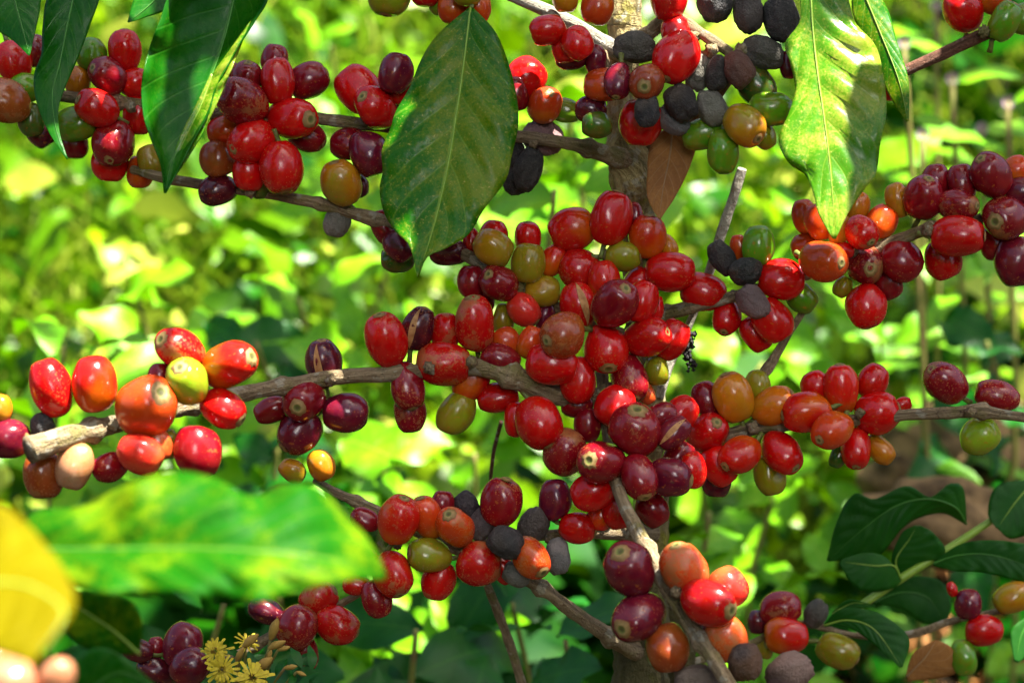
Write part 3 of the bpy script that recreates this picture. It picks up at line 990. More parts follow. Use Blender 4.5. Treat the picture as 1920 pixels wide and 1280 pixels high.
TX = TREE.location
lowest = P(1225, 1500, 1.02)
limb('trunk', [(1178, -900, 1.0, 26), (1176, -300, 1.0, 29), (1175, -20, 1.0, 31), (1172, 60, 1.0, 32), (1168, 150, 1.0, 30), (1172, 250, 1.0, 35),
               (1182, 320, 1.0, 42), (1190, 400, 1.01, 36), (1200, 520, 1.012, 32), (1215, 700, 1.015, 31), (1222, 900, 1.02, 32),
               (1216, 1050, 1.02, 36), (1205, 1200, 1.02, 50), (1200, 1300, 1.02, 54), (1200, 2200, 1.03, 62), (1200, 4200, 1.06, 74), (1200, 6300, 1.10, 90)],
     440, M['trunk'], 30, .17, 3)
limb('branch', [(945, -12, .972, 13), (1010, 14, .975, 14), (1080, 48, .98, 15), (1130, 82, .985, 20), (1165, 100, .995, 20)], 44, M['pale_bark'], 14, .16, 11,
     label='pale sunlit branch at the top of the trunk')
limb('branch', [(1130, 95, .985, 8), (1138, 118, .978, 7), (1146, 150, .975, 5)], 16, M['bark'], 10, .2, 12)
limb('branch', [(1175, 95, .995, 17), (1215, 62, .985, 17), (1262, 34, .975, 15), (1310, 60, .965, 13), (1370, 100, .965, 12)], 44, M['bark'], 14, .2, 13)
limb('branch', [(1190, 280, 1.004, 20), (1240, 262, 1.0, 16), (1300, 225, .988, 14), (1350, 170, .975, 13), (1390, 110, .972, 12)], 44, M['bark'], 14, .2, 14)
limb('branch', [(1175, 300, .995, 24), (1120, 284, .988, 18), (1060, 268, .985, 14), (960, 255, .99, 13), (830, 246, .992, 13), (690, 234, .99, 13), (590, 222, .99, 13),
                (480, 214, .99, 13), (390, 213, .99, 13), (250, 196, 1.0, 14), (130, 182, 1.0, 13), (20, 168, 1.0, 13), (-160, 150, 1.0, 12)], 190, M['bark'], 14, .12, 15, .034)
limb('branch', [(1190, 640, 1.005, 18), (1120, 610, .995, 15), (1040, 575, .99, 14), (960, 530, .985, 13), (890, 488, .985, 13), (800, 440, .988, 13), (705, 412, .985, 16),
                (660, 400, .985, 13), (590, 380, .985, 12), (480, 360, .988, 11), (380, 346, .99, 11), (300, 332, .99, 11), (250, 318, 1.0, 8)], 150, M['bark'], 14, .14, 16, .036)
limb('branch', [(1205, 700, 1.0, 20), (1130, 742, .985, 20), (1040, 742, .975, 21), (975, 712, .97, 24), (920, 690, .97, 21), (860, 690, .972, 17), (740, 700, .97, 16), (640, 706, .968, 16),
                (540, 722, .962, 16), (470, 735, .955, 17), (400, 750, .940, 18), (340, 765, .930, 18), (270, 782, .920, 19), (200, 798, .912, 20), (150, 812, .904, 23), (95, 830, .898, 27), (55, 843, .894, 31)],
     200, M['bark'], 16, .14, 17, .04)
limb('branch', [(1205, 625, 1.005, 16), (1240, 592, .995, 15), (1300, 575, .985, 14), (1390, 552, .985, 12), (1470, 528, .985, 12), (1560, 500, .985, 12), (1640, 468, .985, 13), (1720, 436, .98, 13),
                (1760, 425, .98, 13), (1850, 408, .985, 12), (1960, 384, .985, 12), (2060, 372, .99, 11)], 150, M['bark'], 14, .14, 18, .033)
limb('branch', [(1215, 900, 1.0, 19), (1270, 862, .99, 17), (1340, 828, .985, 15), (1380, 812, .983, 15), (1440, 798, .985, 14), (1540, 792, .985, 13), (1640, 784, .982, 13), (1710, 777, .98, 12),
                (1790, 773, .978, 13), (1830, 770, .978, 15), (1860, 774, .98, 12), (1920, 782, .98, 11), (2060, 800, .985, 11)], 150, M['bark'], 14, .12, 19, .036)
limb('branch', [(1125, 660, .995, 13), (1130, 715, .985, 13), (1136, 790, .975, 12), (1146, 860, .968, 12), (1164, 930, .945, 14), (1192, 990, .932, 16), (1222, 1046, .920, 17), (1250, 1100, .912, 16),
                (1280, 1150, .908, 16), (1325, 1215, .90, 17), (1370, 1290, .89, 16), (1430, 1400, .88, 16)], 120, M['bark'], 14, .10, 20, .04)
limb('branch', [(590, 900, .99, 8), (640, 928, .985, 10), (710, 958, .98, 11), (790, 1000, .978, 12), (880, 1040, .978, 12), (1000, 1092, .98, 14), (1080, 1150, .99, 16), (1150, 1196, 1.0, 18), (1205, 1225, 1.015, 22)],
     100, M['bark'], 14, .16, 21, .036)
limb('branch', [(1222, 1000, 1.015, 22), (1150, 998, 1.0, 16), (1060, 1000, .985, 12), (960, 1010, .98, 11), (860, 1030, .975, 11)], 60, M['bark'], 14, .15, 22)
limb('twig', [(1392, 316, .992, 10), (1375, 370, .995, 11), (1350, 445, 1.0, 11), (1330, 510, 1.005, 10), (1296, 600, 1.01, 8), (1258, 680, 1.012, 9), (1232, 745, 1.012, 14)], 60, M['pale_bark'], 12, .12, 23,
     label='bare upright twig with a pale broken top')
limb('twig', [(1505, 585, .99, 7), (1470, 640, .99, 8), (1440, 690, .988, 12), (1420, 716, .988, 9), (1405, 780, .985, 8)], 36, M['bark'], 12, .15, 24)
limb('twig', [(912, 1092, 1.02, 9), (935, 1150, 1.03, 10), (960, 1220, 1.04, 10), (990, 1320, 1.05, 11)], 36, M['bark'], 12, .12, 25)
limb('twig', [(1660, 150, 1.0, 10), (1690, 136, 1.0, 12), (1770, 100, 1.0, 13), (1850, 62, 1.0, 14), (1950, 20, 1.0, 13)], 50, M['red_bark'], 14, .06, 26,
     label='smooth bare red brown twig')
limb('twig', [(940, 790, 1.03, 4), (925, 850, 1.04, 4), (918, 920, 1.05, 4)], 20, M['red_bark'], 8, .1, 27)
limb('twig', [(1450, 1160, 1.06, 7), (1420, 1200, 1.06, 7), (1300, 1240, 1.04, 8), (1215, 1260, 1.02, 12)], 30, M['bark'], 10, .15, 28)
limb('twig', [(1940, 1130, 1.07, 7), (1850, 1150, 1.075, 7), (1780, 1165, 1.08, 8), (1700, 1190, 1.08, 9), (1600, 1190, 1.08, 7), (1520, 1170, 1.07, 7), (1450, 1165, 1.06, 6)], 60, M['bark'], 10, .15, 29)
limb('twig', [(690, 1105, .985, 6), (600, 1150, .99, 9), (520, 1185, .99, 11), (440, 1230, .99, 11), (330, 1270, .995, 10), (240, 1330, 1.0, 10)], 50, M['bark'], 12, .15, 30, .03)
# mossy second stem at the foot of the picture
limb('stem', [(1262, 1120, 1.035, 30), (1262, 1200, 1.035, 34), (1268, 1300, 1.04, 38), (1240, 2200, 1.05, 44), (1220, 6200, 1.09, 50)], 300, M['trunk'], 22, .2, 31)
# knots where the fruit stalks sit
kn = random.Random(5)
def knot(px, py, d, r, seed):
    vs, fs = [], []
    c = P(px, py, d + .004); R = r * .62 * MM * d
    n1, n2 = 9, 12
    for i in range(n1 + 1):
        th = math.pi * i / n1
        for j in range(n2):
            v = Vector((math.sin(th) * math.cos(6.283 * j / n2), math.sin(th) * math.sin(6.283 * j / n2), math.cos(th)))
            k = 1 + .55 * nz(v, 2.4, seed) + .35 * nz(v, 6, seed)
            vs.append(c + v * R * k)
    for i in range(n1):
        for j in range(n2):
            fs.append((i * n2 + j, (i + 1) * n2 + j, (i + 1) * n2 + (j + 1) % n2, i * n2 + (j + 1) % n2))
    o = link('knot', mesh_from('knot', vs, fs, uvs=[(a % 7 * .002, a % 12 * .001) for a in range(len(vs))]), M['bark'])
    o.parent = TREE; o.matrix_parent_inverse = Matrix.Translation(-TREE.location)
for i, (a, b, d, r) in enumerate([(500, 214, .985, 17), (725, 232, .985, 17), (245, 200, .99, 18), (470, 360, .985, 18), (1742, 432, .975, 22), (1405, 545, .98, 18), (1600, 470, .98, 16), (1412, 802, .98, 18),
                                  (1612, 775, .98, 15), (1820, 772, .975, 18), (620, 712, .965, 17), (805, 690, .965, 18), (885, 678, .962, 18), (215, 795, .91, 20), (1268, 1110, .905, 20), (1140, 480, .985, 20),
                                  (1335, 95, .965, 24), (1390, 95, .965, 22), (1300, 70, .965, 20), (745, 1020, .97, 16), (860, 1030, .97, 15), (1030, 1010, .975, 14), (1000, 270, .985, 14), (945, 520, .985, 15), (1180, 615, .98, 16), (1845, 60, .995, 17)]):
    knot(a, b, d, r, i * 3.1)

# black dried moss dangling beside the heap
mb_v, mb_f = [], []
rm = random.Random(9)
for i in range(70):
    t = i / 70
    c = P(1292 + 6 * math.sin(t * 9) + rm.uniform(-7, 7), 622 + 72 * t + rm.uniform(-4, 4), .985 + rm.uniform(-.002, .002))
    r = rm.uniform(2, 5.5) * MM
    k = len(mb_v)
    for v in ((r, 0, 0), (-r, 0, 0), (0, r, 0), (0, -r, 0), (0, 0, r * 1.4), (0, 0, -r * 1.4)):
        mb_v.append(c + Vector(v) * rm.uniform(.6, 1.3))
    for f in ((0, 2, 4), (2, 1, 4), (1, 3, 4), (3, 0, 4), (2, 0, 5), (1, 2, 5), (3, 1, 5), (0, 3, 5)):
        mb_f.append(tuple(k + q for q in f))
mo = link('moss', mesh_from('moss', mb_v, mb_f), M['husk'])
tag(mo, kind='stuff')
mo.parent = TREE; mo.matrix_parent_inverse = Matrix.Translation(-TREE.location)

# ------------------------------------------------------------------ leaves
def poly_resample(rows, n):
    r = np.array([(a[0], a[1], a[2] if len(a) > 2 else 0) for a in rows], float)
    seg = np.hypot(np.diff(r[:, 0]), np.diff(r[:, 1])) + 1e-6
    s = np.concatenate([[0], np.cumsum(seg)]); s /= s[-1]
    fine = smooth_path(np.column_stack([r, s]), 300)
    s2 = np.maximum.accumulate(fine[:, 3])
    q = np.linspace(0, 1, n)
    return np.column_stack([np.interp(q, s2, fine[:, k]) for k in range(3)])

def leaf(name, mid, left, right, d0, mat, label, cup=2.0, wave=1.5, freq=6, quilt=.5, nv=8, n=44, m=17, seed=1, rib=2.2, petiole=None, group='coffee leaves in view', cat='leaf', thick=.0004, ribcol='stalk', curl=(0, 0)):
    """left / mid / right: rows from the stalk to the tip (photo x, y, millimetres towards the lens)"""
    rnd = random.Random(seed)
    ph = rnd.uniform(0, 6)
    A_, B_, C_ = poly_resample(mid, n), poly_resample(left, n), poly_resample(right, n)
    vs, uv, fs = [], [], []
    for i in range(n):
        u = i / (n - 1)
        for j in range(m):
            v = 2 * j / (m - 1) - 1
            e = B_[i] if v < 0 else C_[i]
            av = abs(v)
            p = A_[i] * (1 - av) + e * av
            wid = math.hypot(e[0] - A_[i][0], e[1] - A_[i][1]) / 120
            bulge = cup * (av - av * av) * 4 * .5
            q = quilt * math.cos(2 * math.pi * (u * nv - 2 * av)) * (av * (1 - av)) * 4
            wv = wave * (av ** 3) * math.sin(2 * math.pi * freq * u + ph + (2.1 if v > 0 else 0)) * (.55 + .45 * math.sin(17 * u + ph))
            dd = p[2] + (curl[0] if v < 0 else curl[1]) * av ** 7 * min(1, wid * 2) + (bulge + q + wv) * min(1, wid)
            vs.append(P(p[0], p[1], d0 - dd * .001))
            uv.append((u, v))
    for i in range(n - 1):
        for j in range(m - 1):
            a = i * m + j
            fs.append((a, a + 1, a + m + 1, a + m))
    org = P(*mid[0][:2], d0)
    vs = [v - org for v in vs]
    o = link(name, mesh_from('leaf_blade', vs, fs, uvs=uv), M[mat], loc=org)
    md = o.modifiers.new('thickness', 'SOLIDIFY'); md.thickness = thick; md.offset = 0
    tag(o, label, cat, group)
    pts = [P(a[0], a[1], d0 - a[2] * .001 - .0004) - org for a in A_[:-2]]
    rad = [max(.25, rib * (1 - i / len(pts)) ** .8) * MM for i in range(len(pts))]
    link('midrib', tube_mesh(pts, rad, 6), M[ribcol], o)
    if petiole:
        pr = smooth_path(petiole, 14)
        link('leaf_stalk', tube_mesh([P(a[0], a[1], a[2]) - org for a in pr], [4.2 * MM] * 14, 8), M['stalk'], o)
    return o

M['rib_pale'] = plain('midrib_pale', (.24, .38, .05), .4, 300, (.18, .32, .03))
M['rib_dark'] = plain('midrib_dark', (.05, .20, .02), .4, 300, (.04, .16, .02))
M['rib_brown'] = plain('midrib_brown', (.34, .20, .09), .6, 300, (.24, .13, .05))

# mottled leaf hanging in the middle
leaf('coffee_leaf', [(882, 14, 0), (868, 130, 5), (853, 230, 10), (838, 320, 15), (812, 430, 21), (783, 518, 26)],
     [(880, 14, 0), (820, 66, 2), (790, 112, 3), (768, 165, 5), (742, 210, 6), (733, 240, 8), (716, 282, 10), (718, 320, 12), (712, 355, 13), (720, 398, 16), (742, 435, 19), (768, 462, 23), (783, 520, 26)],
     [(886, 14, 0), (930, 62, 3), (955, 125, 5), (968, 180, 8), (972, 232, 11), (960, 290, 13), (948, 338, 15), (905, 396, 19), (880, 438, 21), (836, 466, 24), (800, 482, 25), (785, 520, 26)],
     .972, 'leaf_mottled', 'large mottled green leaf hanging point down at the centre, among red cherries', cup=2.5, wave=1.8, freq=7, quilt=1.1, seed=4,
     petiole=[(884, 16, .972), (886, -4, .974), (892, -40, .98), (900, -90, .99)], ribcol='rib_pale')
# bright sunlit leaf
leaf('coffee_leaf', [(1518, -70, 0), (1523, 40, 6), (1532, 130, 11), (1545, 220, 17), (1555, 300, 22), (1562, 380, 27), (1564, 448, 30)],
     [(1516, -70, 0), (1500, -20, 2), (1500, 40, 5), (1472, 82, 7), (1482, 120, 9), (1491, 168, 12), (1478, 215, 15), (1460, 262, 18), (1478, 305, 20), (1510, 328, 22), (1526, 366, 25), (1534, 400, 28), (1560, 446, 30)],
     [(1522, -70, 0), (1580, -30, 3), (1602, 40, 6), (1640, 84, 10), (1656, 140, 14), (1662, 210, 17), (1650, 270, 20), (1642, 325, 22), (1615, 362, 25), (1590, 400, 28), (1567, 448, 30)],
     .965, 'leaf_lit', 'bright yellow green blotched leaf in full sun with wavy margins', cup=2.0, wave=3.2, freq=6, quilt=1.3, seed=8,
     petiole=[(1518, -70, .965), (1505, -110, .97), (1470, -160, .98)], ribcol='rib_pale')
leaf('coffee_leaf', [(1600, -60, 0), (1650, 60, 6), (1685, 150, 12), (1702, 228, 16)],
     [(1598, -60, 0), (1600, 30, 2), (1640, 120, 6), (1668, 180, 11), (1700, 229, 16)],
     [(1606, -60, 0), (1660, 10, 2), (1682, 80, 7), (1703, 150, 12), (1704, 228, 16)],
     1.01, 'leaf_mottled', 'narrow olive green leaf half hidden behind the brightest leaf', cup=1.5, wave=1.2, seed=12, ribcol='rib_pale')
# folded leaf with the wavy yellow green margin
leaf('coffee_leaf', [(452, -70, 0), (424, 60, 4), (388, 165, 9), (345, 262, 14), (320, 310, 18), (309, 362, 22)],
     [(440, -70, 2), (330, -20, 10), (300, 40, 14), (278, 100, 15), (266, 160, 16), (270, 220, 18), (284, 262, 19), (302, 310, 21), (308, 362, 22)],
     [(462, -70, 2), (502, -10, 8), (478, 40, 10), (452, 80, 11), (428, 122, 12), (404, 168, 13), (392, 210, 15), (366, 258, 17), (340, 308, 19), (311, 362, 22)],
     .955, 'leaf_dark', 'long dark green leaf folded lengthwise with a pale shining margin', cup=-3.0, wave=2.2, freq=6, quilt=.4, seed=15, curl=(9, 5),
     petiole=[(452, -70, .955), (462, -110, .965), (480, -170, .98)], ribcol='rib_dark')
leaf('coffee_leaf', [(398, 140, 0), (376, 200, 2), (346, 262, 4), (318, 330, 6), (310, 352, 7)],
     [(396, 138, 0), (368, 196, 2), (338, 256, 4), (314, 326, 6), (309, 352, 7)],
     [(470, 40, 1), (430, 140, 3), (398, 214, 5), (362, 282, 6), (312, 354, 7)],
     .944, 'leaf_lit', 'slim yellow green leaf curling along the folded leaf edge', cup=2, wave=1.8, freq=5, seed=17, rib=1.4, ribcol='rib_pale')
leaf('coffee_leaf', [(150, -60, 0), (128, 40, 4), (112, 120, 8), (98, 180, 12), (106, 245, 15), (126, 298, 18)],
     [(146, -60, 0), (92, -10, 2), (80, 50, 4), (78, 100, 6), (64, 140, 9), (68, 190, 12), (90, 246, 15), (125, 299, 18)],
     [(156, -60, 0), (188, -20, 2), (172, 40, 4), (146, 110, 7), (122, 165, 10), (110, 205, 13), (112, 250, 15), (127, 299, 18)],
     .965, 'leaf_dark', 'narrow dark green leaf with brown flecks and a long curved tip', cup=1.6, wave=1.6, freq=5, seed=19, ribcol='rib_dark')
leaf('coffee_leaf', [(10, -80, 0), (28, 0, 3), (44, 60, 7), (55, 104, 10)],
     [(6, -80, 0), (-40, -20, 2), (-10, 50, 4), (24, 76, 7), (54, 105, 10)],
     [(16, -80, 0), (72, -30, 2), (76, 10, 3), (66, 60, 7), (56, 105, 10)],
     .95, 'leaf_dark', 'short pointed dark green leaf in the upper picture corner', cup=1.2, wave=1, seed=23, ribcol='rib_dark')
leaf('coffee_leaf', [(330, -60, 0), (290, 0, 4), (240, 42, 8)], [(326, -60, 0), (262, -20, 2), (239, 42, 8)], [(336, -60, 0), (322, 10, 3), (270, 34, 6), (241, 43, 8)],
     .985, 'leaf_dark', 'small green leaf tip poking down from above the folded leaf', cup=1, wave=.8, seed=27, n=24, m=11, ribcol='rib_dark')
# dead leaf against the trunk
leaf('dead_leaf', [(1262, 232, 0), (1256, 290, 2), (1244, 350, 4), (1236, 410, 5)],
     [(1256, 232, 0), (1220, 275, 2), (1214, 320, 3), (1214, 370, 4), (1235, 411, 5)],
     [(1272, 234, 0), (1304, 262, 2), (1296, 306, 3), (1270, 362, 4), (1238, 411, 5)],
     .985, 'leaf_brown', 'dry brown leaf with sunken veins pressed to the trunk', cup=2.5, wave=1.2, freq=4, quilt=1.2, nv=6, seed=31, ribcol='rib_brown', group=None, cat='dead leaf')
# blurred leaf close to the lens
leaf('coffee_leaf', [(20, 1030, -20), (150, 1030, -8), (300, 1028, 0), (440, 1030, 6), (560, 1040, 6), (650, 1055, 0), (722, 1082, -12)],
     [(20, 1026, -20), (60, 962, -24), (150, 950, -20), (240, 908, -16), (330, 884, -14), (410, 900, -12), (470, 930, -10), (540, 908, -12), (600, 918, -14), (650, 970, -14), (690, 1010, -14), (724, 1078, -12)],
     [(20, 1034, -20), (120, 1098, 4), (240, 1112, 14), (350, 1110, 18), (430, 1128, 20), (520, 1120, 17), (600, 1098, 11), (660, 1086, 3), (722, 1086, -12)],
     .66, 'leaf_blur', 'broad out of focus green leaf across the lower corner with two wavy edges', cup=6, wave=9, freq=5, quilt=2, seed=35, rib=3, ribcol='rib_dark')
leaf('coffee_leaf', [(-120, 1090, 0), (-20, 1090, 4), (60, 1100, 8), (120, 1150, 16), (60, 1240, 24)],
     [(-120, 1080, 0), (-60, 960, -14), (10, 950, -12), (90, 1030, -2), (140, 1130, 12), (62, 1242, 24)],
     [(-120, 1100, 0), (-70, 1210, 16), (-10, 1222, 20), (20, 1232, 22), (58, 1244, 24)],
     .56, 'leaf_yellow', 'yellow blurred leaf cut by the picture edge', cup=1, wave=2, seed=39, ribcol='rib_pale')
leaf('coffee_leaf', [(262, 1226, 0), (210, 1180, 3), (150, 1140, 6), (110, 1110, 8)],
     [(262, 1226, 0), (180, 1222, 3), (130, 1190, 6), (108, 1112, 8)], [(262, 1224, 0), (266, 1160, 3), (230, 1118, 6), (112, 1108, 8)],
       .77, 'leaf_blur', 'small sunlit leaf with a pale midrib under the broad blurred leaf', cup=1.5, wave=1, seed=43, ribcol='rib_pale')
leaf('coffee_leaf', [(100, 1350, 0), (170, 1290, 3), (230, 1260, 5), (310, 1300, 7)], [(100, 1350, 0), (130, 1250, 2), (200, 1215, 4), (308, 1298, 7)],
     [(106, 1356, 0), (180, 1340, 3), (250, 1330, 5), (310, 1304, 7)], .76, 'leaf_dark', 'dark green blurred leaf at the bottom edge under the yellow one', cup=1.5, seed=47, ribcol='rib_dark')

# ribbed shaded leaves low down at the side
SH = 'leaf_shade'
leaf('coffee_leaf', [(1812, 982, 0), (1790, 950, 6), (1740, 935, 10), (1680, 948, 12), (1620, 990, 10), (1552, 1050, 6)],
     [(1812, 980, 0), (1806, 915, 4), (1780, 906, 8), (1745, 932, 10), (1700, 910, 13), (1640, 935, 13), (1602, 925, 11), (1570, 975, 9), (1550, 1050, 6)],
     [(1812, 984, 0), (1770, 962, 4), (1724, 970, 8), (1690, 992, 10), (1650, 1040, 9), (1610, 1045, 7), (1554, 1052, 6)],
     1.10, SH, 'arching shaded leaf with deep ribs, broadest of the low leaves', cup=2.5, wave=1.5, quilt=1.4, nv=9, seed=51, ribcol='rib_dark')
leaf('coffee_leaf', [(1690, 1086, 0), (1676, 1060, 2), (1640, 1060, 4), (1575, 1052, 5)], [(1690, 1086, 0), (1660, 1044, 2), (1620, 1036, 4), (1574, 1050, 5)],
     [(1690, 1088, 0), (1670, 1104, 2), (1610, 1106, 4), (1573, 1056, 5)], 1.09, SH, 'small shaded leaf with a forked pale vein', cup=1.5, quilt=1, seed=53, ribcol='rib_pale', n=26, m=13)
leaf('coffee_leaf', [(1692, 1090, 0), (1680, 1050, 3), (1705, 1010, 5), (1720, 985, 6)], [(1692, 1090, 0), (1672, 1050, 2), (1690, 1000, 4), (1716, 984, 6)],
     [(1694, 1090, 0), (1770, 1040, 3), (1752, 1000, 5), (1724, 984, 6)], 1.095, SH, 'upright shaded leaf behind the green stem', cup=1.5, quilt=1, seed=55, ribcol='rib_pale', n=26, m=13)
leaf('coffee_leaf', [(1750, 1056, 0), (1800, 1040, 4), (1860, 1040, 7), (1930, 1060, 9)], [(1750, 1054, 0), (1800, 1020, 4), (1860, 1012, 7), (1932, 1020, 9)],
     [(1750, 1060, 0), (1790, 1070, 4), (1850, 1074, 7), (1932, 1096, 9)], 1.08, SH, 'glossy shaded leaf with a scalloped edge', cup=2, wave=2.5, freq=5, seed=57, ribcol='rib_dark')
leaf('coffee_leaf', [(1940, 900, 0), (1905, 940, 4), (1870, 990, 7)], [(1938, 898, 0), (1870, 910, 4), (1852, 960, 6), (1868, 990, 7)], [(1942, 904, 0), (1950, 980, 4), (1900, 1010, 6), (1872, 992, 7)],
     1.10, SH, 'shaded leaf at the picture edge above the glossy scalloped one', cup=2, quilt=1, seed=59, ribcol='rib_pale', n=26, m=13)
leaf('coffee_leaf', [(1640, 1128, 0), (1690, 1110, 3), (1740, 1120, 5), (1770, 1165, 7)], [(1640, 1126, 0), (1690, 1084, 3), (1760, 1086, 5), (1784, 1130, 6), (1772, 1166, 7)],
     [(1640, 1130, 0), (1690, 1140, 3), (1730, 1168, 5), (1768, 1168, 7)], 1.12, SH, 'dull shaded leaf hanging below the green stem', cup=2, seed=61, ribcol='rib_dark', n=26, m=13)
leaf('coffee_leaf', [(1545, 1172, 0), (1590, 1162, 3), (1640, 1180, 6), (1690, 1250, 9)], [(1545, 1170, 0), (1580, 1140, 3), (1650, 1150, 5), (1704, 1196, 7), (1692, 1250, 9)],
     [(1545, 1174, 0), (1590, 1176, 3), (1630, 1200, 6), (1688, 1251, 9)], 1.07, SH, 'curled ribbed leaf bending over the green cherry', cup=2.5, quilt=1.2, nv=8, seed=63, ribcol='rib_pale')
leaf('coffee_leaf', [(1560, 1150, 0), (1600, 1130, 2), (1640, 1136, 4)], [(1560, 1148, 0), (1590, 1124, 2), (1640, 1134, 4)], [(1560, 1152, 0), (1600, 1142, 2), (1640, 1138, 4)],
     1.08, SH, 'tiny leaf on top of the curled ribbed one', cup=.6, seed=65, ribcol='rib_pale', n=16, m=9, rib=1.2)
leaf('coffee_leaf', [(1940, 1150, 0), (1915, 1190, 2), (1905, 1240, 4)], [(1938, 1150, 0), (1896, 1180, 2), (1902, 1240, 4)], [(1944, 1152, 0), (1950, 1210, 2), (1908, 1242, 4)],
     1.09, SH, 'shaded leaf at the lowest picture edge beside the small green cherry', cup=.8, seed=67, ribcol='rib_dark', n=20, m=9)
leaf('dead_leaf', [(1700, 1268, 0), (1735, 1230, 3), (1755, 1200, 4)], [(1698, 1268, 0), (1712, 1225, 3), (1754, 1198, 4)], [(1702, 1276, 0), (1790, 1262, 2), (1786, 1216, 4), (1758, 1200, 4)],
     1.07, 'leaf_brown', 'dark curled dead leaf on the ground side of the shaded cherries', cup=3, seed=69, ribcol='rib_brown', n=20, m=11, group=None, cat='dead leaf')
st = smooth_path([(1600, 1145, 1.09, 8), (1680, 1090, 1.092, 9), (1760, 1040, 1.094, 9), (1822, 1000, 1.096, 8), (1880, 960, 1.098, 7), (1950, 905, 1.10, 7)], 40)
so = link('green_stem', tube_mesh([P(a[0], a[1], a[2]) for a in st], [a[3] * MM for a in st], 10), M['rib_pale'])
tag(so, 'green shoot carrying the ribbed shaded leaves', 'shoot')

# blurred fruit right under the yellow leaf, close to the lens
for i, (x, y, wp, lp, k, lb) in enumerate([(20, 1290, 110, 130, 'TN', 'out of focus tan cherry under the yellow blurred leaf, lower one'), (105, 1275, 66, 100, 'TN', 'out of focus beige cherry under the yellow blurred leaf'),
                                           (-20, 1245, 80, 90, 'TN', 'out of focus pale cherry cut by the edge under the yellow leaf')]):
    me, T = fruit_mesh(wp / 2 * MM * .62, lp / 2 * MM * .62, k, 2, 900 + i, False)
    o = link('coffee_cherry', me, M['cherry'])
    o.location = P(x, y, .62)
    o.rotation_euler = (.3, .4 * i, .2)
    tag(o, lb, 'coffee cherry', GROUP)
# ------------------------------------------------------------------ the tree's own crown above the picture: it shades most of the fruit
bpy.context.view_layer.update()
LIT_CLUSTERS = {id(Mc)}
shade_pts, lit_pts = [], []
n0 = 0
LIT_XY = {(984, 148), (1021, 197), (1366, 1100), (1282, 1063), (1328, 1130), (1362, 1195), (1544, 489), (1464, 524), (1083, 989), (982, 581), (1668, 160), (1648, 106), (182, 203), (1445, 204), (602, 872), (1621, 497)}
for cl in CLUSTERS:
    for row in cl[2]:
        x, y, d, o = ALL[n0]; n0 += 1
        top = o.matrix_world.translation + SUN * (.0055)
        if cl is Mc or (row[0], row[1]) in LIT_XY: lit_pts.append(top)
        else: shade_pts.append(top)
for q in [(1530, 120, .955), (1550, 200, .95), (1500, 280, .945), (1540, 320, .942), (1540, 60, .958), (1580, 370, .938), (1510, 160, .957), (1505, 100, .96), (1565, 110, .955), (1605, 95, .957), (1490, 230, .95), (1490, 290, .945), (1575, 260, .944), (1558, 420, .936), (1520, 240, .948), (1530, 370, .938),
          (285, 150, .94), (275, 220, .938), (430, 130, .945), (395, 200, .94),
          (1000, 8, .975), (1040, 22, .975), (1080, 44, .98), (1115, 66, .985), (1140, 82, .985), (1232, 50, .98), (1190, 310, .985), (1185, 335, .985), (1195, 365, .99), (1205, 60, .985), (1250, 320, .98), (1262, 290, .98), (690, 400, .975), (1380, 340, .99), (1222, 1045, .93), (1330, 1215, .915),
          
          (200, 1000, .65), (350, 1000, .65), (480, 1000, .65), (600, 1060, .65), (20, 1100, .55), (80, 1050, .55), (100, 860, .92), (200, 1170, .825)]:
    lit_pts.append(P(*q))
for q in [(790, 170, .962), (905, 150, .965), (930, 120, .965), (820, 140, .964), (940, 190, .963), (880, 200, .963), (1571, 1215, 1.05), (1190, 775, .94), (770, 230, .962), (860, 170, .965), (380, 60, .95), (350, 150, .944), (325, 230, .938), (405, 110, .95), (320, 120, .945), (840, 250, .965), (800, 350, .96), (880, 350, .96), (930, 250, .965), (840, 420, .955), (760, 300, .96), (370, 90, .95), (340, 180, .945), (110, 120, .96), (120, 220, .955),
          (1645, 215, .945), (1635, 250, .943), (1600, 1000, 1.1), (1700, 960, 1.1), (1780, 940, 1.1), (1660, 1060, 1.09), (1850, 1050, 1.08), (1720, 1120, 1.12), (1640, 1190, 1.06), (1900, 950, 1.1),
          (410, 1230, .98), (470, 1250, .98), (250, 1280, .8), (1205, 1180, 1.0), (1230, 980, 1.0), (1180, 968, .942), (1258, 1112, .911), (1288, 1162, .906), (1240, 1240, 1.02), (1180, 1230, 1.0), (1262, 1200, 1.02), (740, 700, .97), (650, 705, .965), (900, 690, .96), (1160, 200, .99)]:
    shade_pts.append(P(*q))
rc = random.Random(21)
cr_v, cr_f, cr_uv = [], [], []
